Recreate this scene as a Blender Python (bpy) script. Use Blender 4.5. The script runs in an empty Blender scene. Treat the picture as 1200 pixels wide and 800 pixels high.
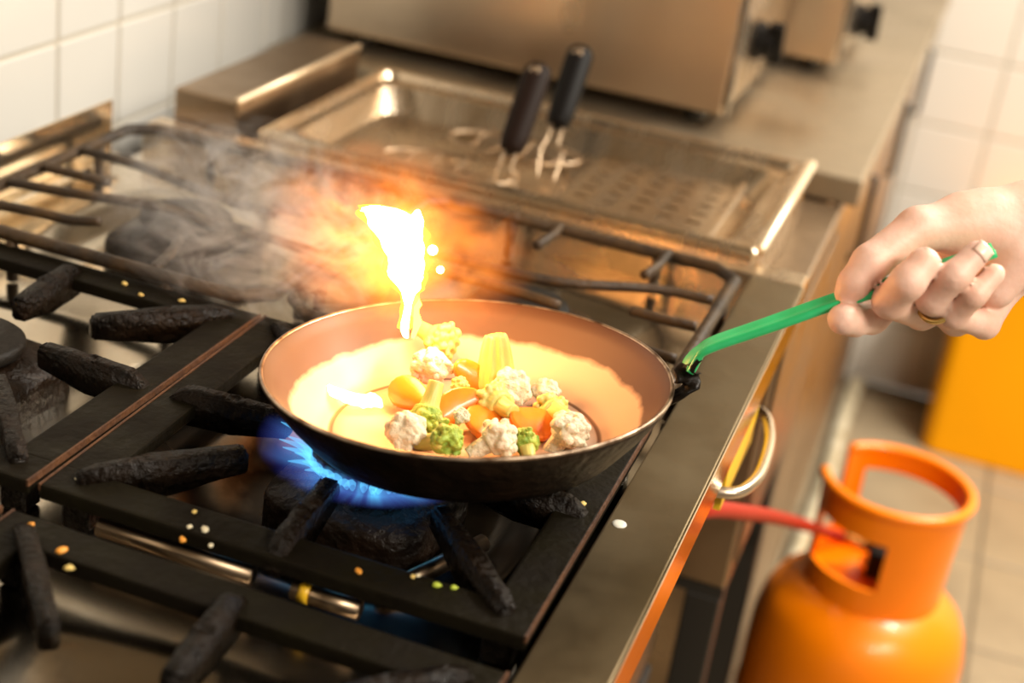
import bpy, bmesh, math, random
import numpy as np
from mathutils import Vector, Matrix

random.seed(7)
rng = np.random.default_rng(7)
S = bpy.context.scene
COL = S.collection

# ------------------------------------------------------------------ camera
FPX = 1810.0
YAW, PITCH, ROLL = (math.radians(a) for a in (-15.5, 24.4, 8.5))
cy, sy, cp, sp = math.cos(YAW), math.sin(YAW), math.cos(PITCH), math.sin(PITCH)
_f = Vector((sy * cp, cy * cp, -sp)); _r = Vector((cy, -sy, 0)); _u = _r.cross(_f)
CR = math.cos(ROLL) * _r + math.sin(ROLL) * _u
CU = -math.sin(ROLL) * _r + math.cos(ROLL) * _u
CF = _f
CAM = Vector((0.249, -0.815, 1.406))
cam = bpy.data.cameras.new('camera'); cam_o = bpy.data.objects.new('camera', cam); COL.objects.link(cam_o)
cam_o.matrix_world = Matrix(((CR.x, CU.x, -CF.x, CAM.x), (CR.y, CU.y, -CF.y, CAM.y), (CR.z, CU.z, -CF.z, CAM.z), (0, 0, 0, 1)))
cam.sensor_fit = 'HORIZONTAL'; cam.sensor_width = 36; cam.lens = 36 * FPX / 1200
cam.clip_start = 0.02; cam.clip_end = 50
cam.dof.use_dof = True; cam.dof.focus_distance = 0.985; cam.dof.aperture_fstop = 3.9
S.camera = cam_o


def P(px, py, t):
    """a point of the room, from where it shows and how far away it is"""
    return CAM + (CR * ((px - 600) / FPX) - CU * ((py - 400) / FPX) + CF) * t


# ------------------------------------------------------------------ world, lamps, exposure
W = bpy.data.worlds.new('kitchen_air'); S.world = W; W.use_nodes = True
W.node_tree.nodes['Background'].inputs[0].default_value = (1.0, 0.87, 0.68, 1)
W.node_tree.nodes['Background'].inputs[1].default_value = 0.33
S.view_settings.view_transform = 'Standard'; S.view_settings.look = 'None'
S.view_settings.exposure = 0.43; S.view_settings.gamma = 1.0; S.view_settings.use_curve_mapping = False
S.cycles.max_bounces = 8; S.cycles.volume_bounces = 0; S.cycles.transparent_max_bounces = 12
S.cycles.use_denoising = True; S.cycles.sample_clamp_indirect = 6.0
S.cycles.caustics_reflective = False; S.cycles.caustics_refractive = False


def area(name, loc, target, size, energy, color):
    L = bpy.data.lights.new(name, 'AREA'); L.shape = 'RECTANGLE'; L.size, L.size_y = size
    L.energy = energy; L.color = color
    o = bpy.data.objects.new(name, L); COL.objects.link(o); o.location = loc
    o.rotation_euler = (Vector(target) - Vector(loc)).to_track_quat('-Z', 'Y').to_euler()
    return o


area('ceiling_tube_light', (1.15, 1.45, 2.5), (1.05, 1.45, 0), (1.3, 0.35), 88, (1.0, 0.93, 0.82))
area('ceiling_tube_light_near', (1.55, -0.75, 2.35), (0.3, 0.25, 1.0), (1.3, 0.35), 40, (1.0, 0.90, 0.76))

# ------------------------------------------------------------------ materials
MATS = {}


def mat(name, color, rough=0.5, metal=0.0, bump=0.0, bscale=60, vary=0.0, vscale=12, color2=None,
        emit=None, estr=0.0, coat=0.0, sss=0.0, detail=6, stretch=None, rvary=0.0, spec=0.5):
    if name in MATS: return MATS[name]
    m = bpy.data.materials.new(name); m.use_nodes = True; MATS[name] = m
    nt = m.node_tree; b = nt.nodes['Principled BSDF']
    b.inputs['Base Color'].default_value = (*color, 1); b.inputs['Roughness'].default_value = rough
    b.inputs['Metallic'].default_value = metal; b.inputs['Coat Weight'].default_value = coat; b.inputs['Specular IOR Level'].default_value = spec
    if sss:
        b.inputs['Subsurface Weight'].default_value = sss
        b.inputs['Subsurface Radius'].default_value = (0.012, 0.005, 0.003); b.inputs['Subsurface Scale'].default_value = 0.6
    tc = nt.nodes.new('ShaderNodeTexCoord'); src = tc.outputs['Object']
    if stretch:
        mp = nt.nodes.new('ShaderNodeMapping'); mp.inputs['Scale'].default_value = stretch
        nt.links.new(src, mp.inputs['Vector']); src = mp.outputs['Vector']
    if vary or color2 or rvary:
        n = nt.nodes.new('ShaderNodeTexNoise'); n.inputs['Scale'].default_value = vscale; n.inputs['Detail'].default_value = detail
        nt.links.new(src, n.inputs['Vector'])
        r = nt.nodes.new('ShaderNodeMapRange'); r.inputs['From Min'].default_value = 0.35; r.inputs['From Max'].default_value = 0.68
        nt.links.new(n.outputs['Fac'], r.inputs['Value'])
        mx = nt.nodes.new('ShaderNodeMix'); mx.data_type = 'RGBA'
        c2 = color2 or tuple(c * (1 - vary) for c in color)
        mx.inputs['A'].default_value = (*color, 1); mx.inputs['B'].default_value = (*c2, 1)
        nt.links.new(r.outputs['Result'], mx.inputs['Factor']); nt.links.new(mx.outputs['Result'], b.inputs['Base Color'])
        if rvary:
            r2 = nt.nodes.new('ShaderNodeMapRange'); r2.inputs['To Min'].default_value = rough - rvary; r2.inputs['To Max'].default_value = rough + rvary
            r2.inputs['From Min'].default_value = 0.3; r2.inputs['From Max'].default_value = 0.7
            nt.links.new(n.outputs['Fac'], r2.inputs['Value']); nt.links.new(r2.outputs['Result'], b.inputs['Roughness'])
    if bump:
        n2 = nt.nodes.new('ShaderNodeTexNoise'); n2.inputs['Scale'].default_value = bscale; n2.inputs['Detail'].default_value = 8
        nt.links.new(src, n2.inputs['Vector'])
        bp = nt.nodes.new('ShaderNodeBump'); bp.inputs['Strength'].default_value = bump; bp.inputs['Distance'].default_value = 0.004
        nt.links.new(n2.outputs['Fac'], bp.inputs['Height']); nt.links.new(bp.outputs['Normal'], b.inputs['Normal'])
    if emit:
        b.inputs['Emission Color'].default_value = (*emit, 1); b.inputs['Emission Strength'].default_value = estr
    return m


def glow(name, color, strength, opacity=1.0):
    if name in MATS: return MATS[name]
    m = bpy.data.materials.new(name); m.use_nodes = True; MATS[name] = m; nt = m.node_tree
    for n in list(nt.nodes): nt.nodes.remove(n)
    out = nt.nodes.new('ShaderNodeOutputMaterial'); e = nt.nodes.new('ShaderNodeEmission')
    e.inputs[0].default_value = (*color, 1); e.inputs[1].default_value = strength
    t = nt.nodes.new('ShaderNodeBsdfTransparent')
    if opacity < 1:
        mx = nt.nodes.new('ShaderNodeMixShader'); mx.inputs[0].default_value = opacity
        nt.links.new(t.outputs[0], mx.inputs[1]); nt.links.new(e.outputs[0], mx.inputs[2]); nt.links.new(mx.outputs[0], out.inputs[0])
    else:
        nt.links.new(e.outputs[0], out.inputs[0])
    return m


M_TILE = mat('glazed_white_tile', (0.71, 0.685, 0.63), 0.16, vary=0.05, vscale=3)
M_TILE2 = mat('glazed_cream_tile', (0.74, 0.69, 0.61), 0.22, vary=0.06, vscale=3)
M_GROUT = mat('grey_beige_grout', (0.52, 0.47, 0.38), 0.85, bump=0.3, bscale=200)
M_FLOORT = mat('tan_floor_tile', (0.33, 0.255, 0.16), 0.45, vary=0.25, vscale=9, bump=0.1, bscale=40)
M_FGROUT = mat('brown_floor_grout', (0.15, 0.11, 0.065), 0.9)
M_STEEL = mat('brushed_steel', (0.76, 0.62, 0.46), 0.25, 1.0, bump=0.06, bscale=30, vary=0.25, vscale=14, stretch=(3, 1, 1), rvary=0.08)
M_STEELD = mat('dull_brown_steel', (0.40, 0.29, 0.19), 0.36, 1.0, bump=0.05, bscale=40, vary=0.3, vscale=9, rvary=0.1)
M_PANEL = mat('greasy_front_steel', (0.25, 0.19, 0.11), 0.40, 1.0, bump=0.04, bscale=60, vary=0.2, vscale=18, rvary=0.1)
M_WELL = mat('pressed_hob_steel', (0.66, 0.59, 0.48), 0.22, 1.0, bump=0.05, bscale=18, color2=(0.40, 0.32, 0.22), vscale=7, rvary=0.08)
M_BOX = mat('warm_steel_casing', (0.64, 0.51, 0.37), 0.34, 1.0, vary=0.22, vscale=6, rvary=0.08)
M_IRON = mat('greasy_cast_iron', (0.004, 0.0026, 0.0016), 0.32, 0.0, spec=0.14, bump=1.0, bscale=190, color2=(0.011, 0.006, 0.003), vscale=70, coat=0.0, rvary=0.12)
M_IRONF = mat('flat_cast_iron', (0.009, 0.007, 0.003), 0.55, 0.0, spec=0.10, bump=0.35, bscale=120, color2=(0.006, 0.004, 0.002), vscale=30, coat=0.0, rvary=0.1)
M_RUST = mat('rusty_bar_edge', (0.095, 0.034, 0.008), 0.7, bump=0.5, bscale=200, color2=(0.05, 0.018, 0.006), vscale=90)
M_ROD = mat('burnt_steel_rod', (0.028, 0.018, 0.011), 0.5, 0.0, spec=0.3, bump=0.5, bscale=150, color2=(0.07, 0.038, 0.014), vscale=40)
M_BURN = mat('sooty_burner_block', (0.007, 0.004, 0.0022), 0.36, spec=0.25, bump=1.0, bscale=110, color2=(0.016, 0.008, 0.004), vscale=60, coat=0.0)
M_CAP = mat('burner_cap_iron', (0.013, 0.010, 0.007), 0.55, spec=0.2, bump=0.4, bscale=170, vary=0.4, vscale=40)
M_BLACK = mat('black_plastic', (0.004, 0.003, 0.0025), 0.55, spec=0.12)
M_DARKB = mat('dark_brown_plastic', (0.010, 0.004, 0.002), 0.6, spec=0.12)
M_FRAME = mat('black_steel_stand', (0.014, 0.012, 0.010), 0.45)
M_CHROME = mat('polished_chrome', (0.75, 0.72, 0.66), 0.14, 1.0)
M_ORANGE = mat('orange_cylinder_paint', (1.0, 0.235, 0.0), 0.34, coat=0.15, spec=0.35, bump=0.02, bscale=90, vary=0.08, vscale=8)
M_YELLOW = mat('amber_plastic', (0.98, 0.40, 0.0), 0.5, spec=0.2, vary=0.05, vscale=6)
M_STICK = mat('yellow_sticker', (0.85, 0.50, 0.02), 0.4)
M_RED = mat('red_rubber', (0.36, 0.022, 0.008), 0.5, spec=0.2)
M_GREEN = mat('green_handle_coating', (0.02, 0.42, 0.13), 0.35, coat=0.2, color2=(0.03, 0.55, 0.20), vscale=40)
M_SKIN = mat('skin', (0.74, 0.45, 0.34), 0.5, sss=0.2, bump=0.12, bscale=220, color2=(0.78, 0.52, 0.42), vscale=45)
M_NAIL = mat('fingernail', (0.86, 0.60, 0.48), 0.3)
M_GOLD = mat('gold', (0.75, 0.52, 0.18), 0.25, 1.0)
M_SATIN = mat('satin_steel_edge', (0.85, 0.70, 0.50), 0.48, 1.0)
M_WHITE = mat('off_white_paint', (0.72, 0.69, 0.60), 0.5)
M_PIPE = mat('grimy_white_pipe', (0.70, 0.62, 0.45), 0.5, color2=(0.40, 0.32, 0.18), vscale=30)
M_CAULI = mat('cauliflower_curd', (0.76, 0.67, 0.47), 0.6, bump=1.0, bscale=330, vary=0.10, vscale=60, sss=0.1)
M_STALK = mat('pale_green_stalk', (0.62, 0.52, 0.14), 0.45, bump=0.2, bscale=120, color2=(0.50, 0.47, 0.10), vscale=50, stretch=(4, 4, 0.6))
M_BROC = mat('broccoli_green', (0.20, 0.34, 0.03), 0.5, bump=0.9, bscale=300, color2=(0.45, 0.50, 0.06), vscale=110)
M_CARROT = mat('cooked_carrot', (0.86, 0.24, 0.015), 0.30, bump=0.15, bscale=90, color2=(0.75, 0.17, 0.01), vscale=40, coat=0.3)
M_CRUMB = mat('fried_crumb', (0.72, 0.52, 0.16), 0.6)
M_CRUMBG = mat('herb_crumb', (0.40, 0.48, 0.04), 0.6)


# ------------------------------------------------------------------ mesh helpers
def link(name, me, m, parent=None, smooth=False):
    o = bpy.data.objects.new(name, me); COL.objects.link(o)
    if m is not None and not me.materials: me.materials.append(m)
    if smooth:
        for p in me.polygons: p.use_smooth = True
    if parent is not None: o.parent = parent
    return o


def fin(name, bm, m, parent=None, smooth=False, loc=None):
    bmesh.ops.recalc_face_normals(bm, faces=bm.faces[:])
    me = bpy.data.meshes.new(name); bm.to_mesh(me); bm.free()
    o = link(name, me, m, parent, smooth)
    if loc is not None: o.location = loc
    return o


def box(bm, x0, x1, y0, y1, z0, z1, bev=0.0, seg=2):
    vs = [bm.verts.new(c) for c in ((x0, y0, z0), (x1, y0, z0), (x1, y1, z0), (x0, y1, z0), (x0, y0, z1), (x1, y0, z1), (x1, y1, z1), (x0, y1, z1))]
    fs = [bm.faces.new([vs[i] for i in q]) for q in ((3, 2, 1, 0), (4, 5, 6, 7), (0, 1, 5, 4), (1, 2, 6, 5), (2, 3, 7, 6), (3, 0, 4, 7))]
    if bev:
        es = list({e for f in fs for e in f.edges})
        bmesh.ops.bevel(bm, geom=es, offset=bev, segments=seg, affect='EDGES', profile=0.6)


def bx(name, m, parent, x0, x1, y0, y1, z0, z1, bev=0.0, loc=None):
    bm = bmesh.new(); box(bm, x0, x1, y0, y1, z0, z1, bev)
    return fin(name, bm, m, parent, loc=loc)


def tube(bm, pts, rad, n=10, closed=False, cap=True, flat=None):
    pts = [Vector(p) for p in pts]; N = len(pts)
    rads = [float(q) for q in rad] if isinstance(rad, (list, tuple)) else [float(rad)] * N
    rings = []; ref = None
    for i in range(N):
        a = pts[i - 1] if (i or closed) else pts[i]; b = pts[(i + 1) % N] if (i < N - 1 or closed) else pts[i]
        t = (b - a).normalized()
        if ref is None:
            ref = Vector((0, 0, 1)) if abs(t.z) < 0.9 else Vector((1, 0, 0))
        s = t.cross(ref).normalized(); u = s.cross(t).normalized(); ref = u
        k = flat or 1.0
        rings.append([bm.verts.new(pts[i] + rads[i] * (math.cos(2 * math.pi * j / n) * s + k * math.sin(2 * math.pi * j / n) * u)) for j in range(n)])
    for i in range(N if closed else N - 1):
        A, B = rings[i], rings[(i + 1) % N]
        for j in range(n): bm.faces.new((A[j], A[(j + 1) % n], B[(j + 1) % n], B[j]))
    if cap and not closed:
        bm.faces.new(rings[0][::-1]); bm.faces.new(rings[-1])


def smooth_path(pts, k=6):
    pts = [Vector(p) for p in pts]; out = []
    for i in range(len(pts) - 1):
        p0 = pts[max(i - 1, 0)]; p1 = pts[i]; p2 = pts[i + 1]; p3 = pts[min(i + 2, len(pts) - 1)]
        for j in range(k):
            t = j / k
            out.append(0.5 * ((2 * p1) + (p2 - p0) * t + (2 * p0 - 5 * p1 + 4 * p2 - p3) * t * t + (3 * p1 - p0 - 3 * p2 + p3) * t ** 3))
    out.append(pts[-1]); return out


def lathe(bm, prof, n=48, close=False):
    rings = []
    for r, z in prof:
        rings.append([bm.verts.new((r * math.cos(2 * math.pi * j / n), r * math.sin(2 * math.pi * j / n), z)) for j in range(n)] if r > 1e-6 else [bm.verts.new((0, 0, z))])
    L = len(rings)
    for i in range(L if close else L - 1):
        A, B = rings[i], rings[(i + 1) % L]
        for j in range(n):
            q = [A[j % len(A)], A[(j + 1) % len(A)], B[(j + 1) % len(B)], B[j % len(B)]]
            q2 = []
            for v in q:
                if v not in q2: q2.append(v)
            if len(q2) > 2: bm.faces.new(q2)


def prism(bm, poly, t, bev=0.0, seg=1):
    """side profile (s, z) pushed out to thickness t along y"""
    a = [bm.verts.new((s, -t / 2, z)) for s, z in poly]; b = [bm.verts.new((s, t / 2, z)) for s, z in poly]
    fs = [bm.faces.new(a[::-1]), bm.faces.new(b)]
    for i in range(len(poly)):
        j = (i + 1) % len(poly); fs.append(bm.faces.new((a[i], a[j], b[j], b[i])))
    if bev: bmesh.ops.bevel(bm, geom=list({e for f in fs for e in f.edges}), offset=bev, segments=seg, affect='EDGES')


def empty(name, loc=(0, 0, 0), rz=0.0):
    o = bpy.data.objects.new(name, None); COL.objects.link(o); o.location = loc; o.rotation_euler = (0, 0, rz)
    o.empty_display_size = 0.05
    return o


def tag(o, label, cat, group=None):
    o['label'] = label; o['category'] = cat
    if group: o['group'] = group
    return o


def struct(o):
    o['kind'] = 'structure'; return o


def copy_tree(o, parent=None):
    c = o.copy(); COL.objects.link(c); c.parent = parent
    for ch in list(o.children): copy_tree(ch, c)
    return c


def nets(fn, lo, hi, h):
    """surface of the zero level of fn(points) by naive surface nets"""
    lo = np.array(lo); n = np.ceil((np.array(hi) - lo) / h).astype(int) + 1
    ax = [lo[i] + h * np.arange(n[i]) for i in range(3)]
    G = np.stack(np.meshgrid(*ax, indexing='ij'), -1)
    F = fn(G.reshape(-1, 3)).reshape(n)
    ins = F < 0
    acc = np.zeros(tuple(n - 1) + (3,)); cnt = np.zeros(tuple(n - 1))
    offs = [(i, j, k) for i in (0, 1) for j in (0, 1) for k in (0, 1)]
    sl = lambda o: tuple(slice(o[a], n[a] - 1 + o[a]) for a in range(3))
    for a in range(3):
        for o in offs:
            if o[a]: continue
            o2 = list(o); o2[a] = 1; o2 = tuple(o2)
            A, B = F[sl(o)], F[sl(o2)]; mk = (A < 0) != (B < 0)
            t = np.where(mk, A / np.where(mk, A - B, 1), 0)
            p = np.zeros(A.shape + (3,)); p[..., :] = o; p[..., a] = t
            acc += p * mk[..., None]; cnt += mk
    act = cnt > 0; idx = -np.ones(tuple(n - 1), int); idx[act] = np.arange(act.sum())
    cell = np.stack(np.nonzero(act), -1)
    V = lo + h * (cell + acc[act] / cnt[act][:, None])
    Q = []
    for a in range(3):
        b, c = (a + 1) % 3, (a + 2) % 3
        s0 = [slice(1, n[i] - 1) for i in range(3)]; s0[a] = slice(0, n[a] - 1); s1 = list(s0); s1[a] = slice(1, n[a])
        A, B = ins[tuple(s0)], ins[tuple(s1)]; e = np.stack(np.nonzero(A != B), -1)
        st = np.array([1, 1, 1]); st[a] = 0; e0 = e + st
        flip = A[tuple(e.T)]
        db = np.zeros(3, int); db[b] = 1; dc = np.zeros(3, int); dc[c] = 1
        q = np.stack([idx[tuple((e0 - x).T)] for x in (db + dc, dc, 0 * db, db)], 1)
        q[~flip] = q[~flip][:, ::-1]; Q.append(q)
    Q = np.concatenate(Q)
    return V, Q


def nets_mesh(name, fn, lo, hi, h):
    V, Q = nets(fn, lo, hi, h)
    me = bpy.data.meshes.new(name); me.from_pydata(V.tolist(), [], Q.tolist()); me.update()
    for p in me.polygons: p.use_smooth = True
    return me


def smin(a, b, k):
    h = np.clip(0.5 + 0.5 * (b - a) / k, 0, 1)
    return b * (1 - h) + a * h - k * h * (1 - h)


def cone_seg(p, a, b, ra, rb):
    a, b = np.array(a), np.array(b); d = b - a; t = np.clip(((p - a) @ d) / (d @ d), 0, 1)
    return np.linalg.norm(p - a - t[:, None] * d, axis=1) - (ra + (rb - ra) * t)


# ================================================================== THE SETTING
WX, WY = -0.625, 2.46


def tile_mesh(name, a, b, t, g, m):
    bm = bmesh.new(); box(bm, 0, t, g / 2, a - g / 2, g / 2, b - g / 2, 0.0016, 1)
    me = bpy.data.meshes.new(name); bmesh.ops.recalc_face_normals(bm, faces=bm.faces[:]); bm.to_mesh(me); bm.free(); me.materials.append(m)
    return me


wall_left = struct(bx('wall_left', M_GROUT, None, WX - 0.12, WX, -2.2, WY + 0.12, 0, 2.7))
tm = tile_mesh('tile', 0.1125, 0.1125, 0.006, 0.0045, M_TILE)
for i in range(-13, 17):
    for k in range(-2, 5):
        o = link('tile', tm, None, wall_left); o.location = (WX - 0.003, 0.4925 + 0.1125 * i, 0.9785 + 0.1125 * k)
bm = bmesh.new(); box(bm, WX, WX + 0.004, -2.2, WY, 1.545, 2.7)
fin('added_dark_panel', bm, mat('dark_reflection_panel', (0.10, 0.075, 0.045), 0.5, vary=0.4, vscale=4), wall_left)  # dark panel added out of view to darken reflections in the hob steel
struct(bx('ceiling', mat('smoky_ceiling_paint', (0.42, 0.36, 0.27), 0.8, vary=0.15, vscale=2), None, WX - 0.12, 3.2, -2.2, WY + 0.12, 2.7, 2.8))
wall_back = struct(bx('wall_back', M_GROUT, None, WX, 3.2, WY, WY + 0.12, 0, 2.7))
tm2 = tile_mesh('tile', 0.15, 0.15, 0.006, 0.006, M_TILE2)
for i in range(-5, 12):
    for k in range(0, 10):
        o = link('tile', tm2, None, wall_back); o.rotation_euler = (0, 0, -math.pi / 2); o.location = (0.135 + 0.15 * i, WY + 0.003, 0.15 * k)
floor = struct(bx('floor', M_FGROUT, None, WX, 3.2, -2.2, WY, -0.1, -0.003))
bm = bmesh.new(); box(bm, 0.003, 0.297, 0.003, 0.297, -0.006, 0.0, 0.002, 1)
ft = bpy.data.meshes.new('floor_tile'); bmesh.ops.recalc_face_normals(bm, faces=bm.faces[:]); bm.to_mesh(ft); bm.free(); ft.materials.append(M_FLOORT)
for i in range(-3, 9):
    for j in range(-6, 4):
        x, y = 0.16 + 0.3 * i, 1.49 + 0.3 * j
        if x < WX or y + 0.3 > WY: continue
        o = link('floor_tile', ft, None, floor); o.location = (x, y, 0)

# ================================================================== GAS RANGE
RZ = 0.925           # top of the front panel
rng_o = tag(empty('gas_range', (-0.18, 0, 0)), 'steel gas range with black cast iron burner tops and a flat front rail', 'gas range')
OX = 0.18            # children are written in room coordinates, shifted back to the empty


def rpart(name, bm, m, smooth=False):
    o = fin(name, bm, m, rng_o, smooth); o.location = (OX, 0, 0); return o


# hob well: a sheet with pressed dishes round every burner
BURN = [(-0.053, -0.011), (-0.356, -0.011), (-0.053, -0.323), (-0.356, -0.323), (-0.356, 0.285), (-0.053, 0.285)]
nx, ny = 100, 130
X = np.linspace(-0.51, 0.103, nx); Yv = np.linspace(-0.52, 0.47, ny)
bm = bmesh.new(); grid = []
for x in X:
    row = []
    for y in Yv:
        d = min(max(abs(x - bx_), abs(y - by_)) * 0.45 + math.hypot(x - bx_, y - by_) * 0.55 for bx_, by_ in BURN)
        s = min(max((d - 0.075) / 0.045, 0), 1); s = s * s * (3 - 2 * s)
        row.append(bm.verts.new((x, y, 0.880 + 0.016 * s - (0.004 if y < -0.165 else 0))))
    grid.append(row)
for i in range(nx - 1):
    for j in range(ny - 1): bm.faces.new((grid[i][j], grid[i + 1][j], grid[i + 1][j + 1], grid[i][j + 1]))
hw = rpart('hob_well', bm, M_WELL, True)
nt = M_WELL.node_tree; b = nt.nodes['Principled BSDF']; old = b.inputs['Base Color'].links[0].from_socket
tc = nt.nodes.new('ShaderNodeTexCoord'); sub = nt.nodes.new('ShaderNodeVectorMath'); sub.operation = 'DISTANCE'; sub.inputs[1].default_value = (-0.03, -0.02, 0.885); nt.links.new(tc.outputs['Object'], sub.inputs[0])
nz = nt.nodes.new('ShaderNodeTexNoise'); nz.inputs['Scale'].default_value = 14; nz.inputs['Detail'].default_value = 6; nt.links.new(tc.outputs['Object'], nz.inputs['Vector'])
ma = nt.nodes.new('ShaderNodeMath'); ma.operation = 'MULTIPLY_ADD'; ma.inputs[1].default_value = 0.14; nt.links.new(nz.outputs['Fac'], ma.inputs[0]); nt.links.new(sub.outputs['Value'], ma.inputs[2])
mr = nt.nodes.new('ShaderNodeMapRange'); mr.inputs['From Min'].default_value = 0.165; mr.inputs['From Max'].default_value = 0.23; nt.links.new(ma.outputs[0], mr.inputs['Value'])
mx = nt.nodes.new('ShaderNodeMix'); mx.data_type = 'RGBA'; nt.links.new(mr.outputs[0], mx.inputs['Factor']); mx.inputs['A'].default_value = (0.022, 0.015, 0.008, 1); nt.links.new(old, mx.inputs['B'])
nt.links.new(mx.outputs['Result'], b.inputs['Base Color'])
bm = bmesh.new(); box(bm, 0.101, 0.147, -0.56, 0.468, 0.887, RZ, 0.0012, 2); rpart('front_rail', bm, M_PANEL)
bm = bmesh.new(); box(bm, 0.1472, 0.1484, -0.56, 0.468, 0.887, RZ - 0.0005, 0.0004, 1); rpart('front_edge', bm, mat('polished_edge_steel', (0.72, 0.60, 0.44), 0.13, 1.0))
bm = bmesh.new(); box(bm, -0.51, 0.147, 0.4685, 0.502, 0.892, 0.9255, 0.002, 2); rpart('end_rail', bm, M_STEEL)
bm = bmesh.new(); box(bm, -0.513, -0.5105, -0.56, 0.415, 0.86, 0.962, 0.0008, 1); box(bm, -0.5105, -0.500, -0.56, 0.415, 0.904, 0.911, 0.002, 1)
rpart('backsplash', bm, mat('bright_backsplash_steel', (0.80, 0.70, 0.55), 0.22, 1.0))
bm = bmesh.new(); box(bm, -0.505, 0.085, -0.55, 0.46, 0.52, 0.875, 0.004, 1); rpart('body', bm, M_STEELD)
bm = bmesh.new(); box(bm, 0.0855, 0.105, -0.55, 0.46, 0.805, 0.886, 0.002, 1); rpart('control_panel', bm, M_STEELD)
bm = bmesh.new(); box(bm, 0.0855, 0.108, -0.55, 0.05, 0.53, 0.795, 0.003, 1); rpart('oven_door', bm, M_STEEL)
for xx in (-0.46, 0.07):
    for yy in (-0.50, 0.42):
        bm = bmesh.new(); box(bm, xx - 0.02, xx + 0.02, yy - 0.02, yy + 0.02, 0, 0.52, 0.003, 1); rpart('leg', bm, M_FRAME)
bm = bmesh.new(); box(bm, 0.140, 0.1455, 0.20, 0.325, 0.838, 0.8865); rpart('sticker', bm, M_STICK)
for yk in (-0.30, -0.17, -0.035, 0.06, 0.15):
    bm = bmesh.new(); lathe(bm, [(0, 0), (0.021, 0), (0.021, 0.004), (0.017, 0.008), (0.0155, 0.024), (0.0135, 0.027), (0, 0.027)], 24)
    box(bm, -0.0035, 0.0035, -0.0165, 0.0165, 0.022, 0.034, 0.001, 1)
    for v in bm.verts: v.co = Vector((v.co.z + 0.105, v.co.x + yk, v.co.y + 0.858))
    rpart('knob', bm, M_BLACK)
# D handle at the far end of the front
bm = bmesh.new(); tube(bm, smooth_path([(0.106, 0.335, 0.862), (0.146, 0.335, 0.862), (0.161, 0.30, 0.862), (0.166, 0.25, 0.862), (0.164, 0.212, 0.862), (0.150, 0.186, 0.862), (0.106, 0.184, 0.862)], 8), 0.0045, 12)
rpart('door_handle', bm, M_STEEL, True)

# burners: sooty block with a cap
bm = bmesh.new()
pts = []
for j in range(48):
    a = 2 * math.pi * j / 48; c, s = math.cos(a), math.sin(a)
    r = 0.056 / ((abs(c) ** 5 + abs(s) ** 5) ** (1 / 5)); pts.append((r * c, r * s))
rings = []
for k, z in ((1.0, 0.878), (1.0, 0.900), (0.97, 0.905), (0.72, 0.909), (0.60, 0.912)):
    rings.append([bm.verts.new((x * k, y * k, z)) for x, y in pts])
for A, B in zip(rings, rings[1:]):
    for j in range(48): bm.faces.new((A[j], A[(j + 1) % 48], B[(j + 1) % 48], B[j]))
bm.faces.new(rings[-1])
bmesh.ops.recalc_face_normals(bm, faces=bm.faces[:])
burn_me = bpy.data.meshes.new('burner'); bm.to_mesh(burn_me); bm.free(); burn_me.materials.append(M_BURN)
for p in burn_me.polygons: p.use_smooth = True
bm = bmesh.new(); lathe(bm, [(0.030, 0.905), (0.030, 0.915), (0.038, 0.916), (0.0395, 0.9185), (0.039, 0.923), (0.036, 0.9255), (0.0, 0.9262)], 40)
bmesh.ops.recalc_face_normals(bm, faces=bm.faces[:])
cap_me = bpy.data.meshes.new('burner_cap'); bm.to_mesh(cap_me); bm.free(); cap_me.materials.append(M_CAP)
for p in cap_me.polygons: p.use_smooth = True
for bxx, byy in BURN:
    b = link('burner', burn_me, None, rng_o); b.location = (bxx + OX, byy, 0)
    b.rotation_euler = (0, 0, random.uniform(-0.12, 0.12))
    c = link('burner_cap', cap_me, None, b)
# a pale drip on the front rail
bm = bmesh.new(); lathe(bm, [(0.0046, 0), (0.0044, 0.0006), (0.002, 0.0009), (0, 0.001)], 20)
o = fin('fat_drip', bm, M_WHITE, None, True, (0.109, -0.006, RZ)); tag(o, 'small white fat drip dried on the steel front rail', 'drip')
# chrome feed tubes showing in the gaps
for (a, b) in (((-0.165, -0.1455, 0.908), (-0.066, -0.1455, 0.908)), ((-0.041, -0.1455, 0.908), (0.0, -0.1455, 0.908)), ((0.0, -0.112, 0.899), (0.032, -0.03, 0.899))):
    bm = bmesh.new(); tube(bm, [a, b], 0.0058, 12); rpart('feed_tube', bm, M_STEELD, True)
bm = bmesh.new(); tube(bm, [(-0.036, -0.1455, 0.908), (-0.030, -0.1455, 0.908)], 0.0062, 12); rpart('tube_band', bm, M_STICK, True)

# ------------------------------------------------------------------ cast iron grates
GT = 0.928           # top of the grate frame


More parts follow.
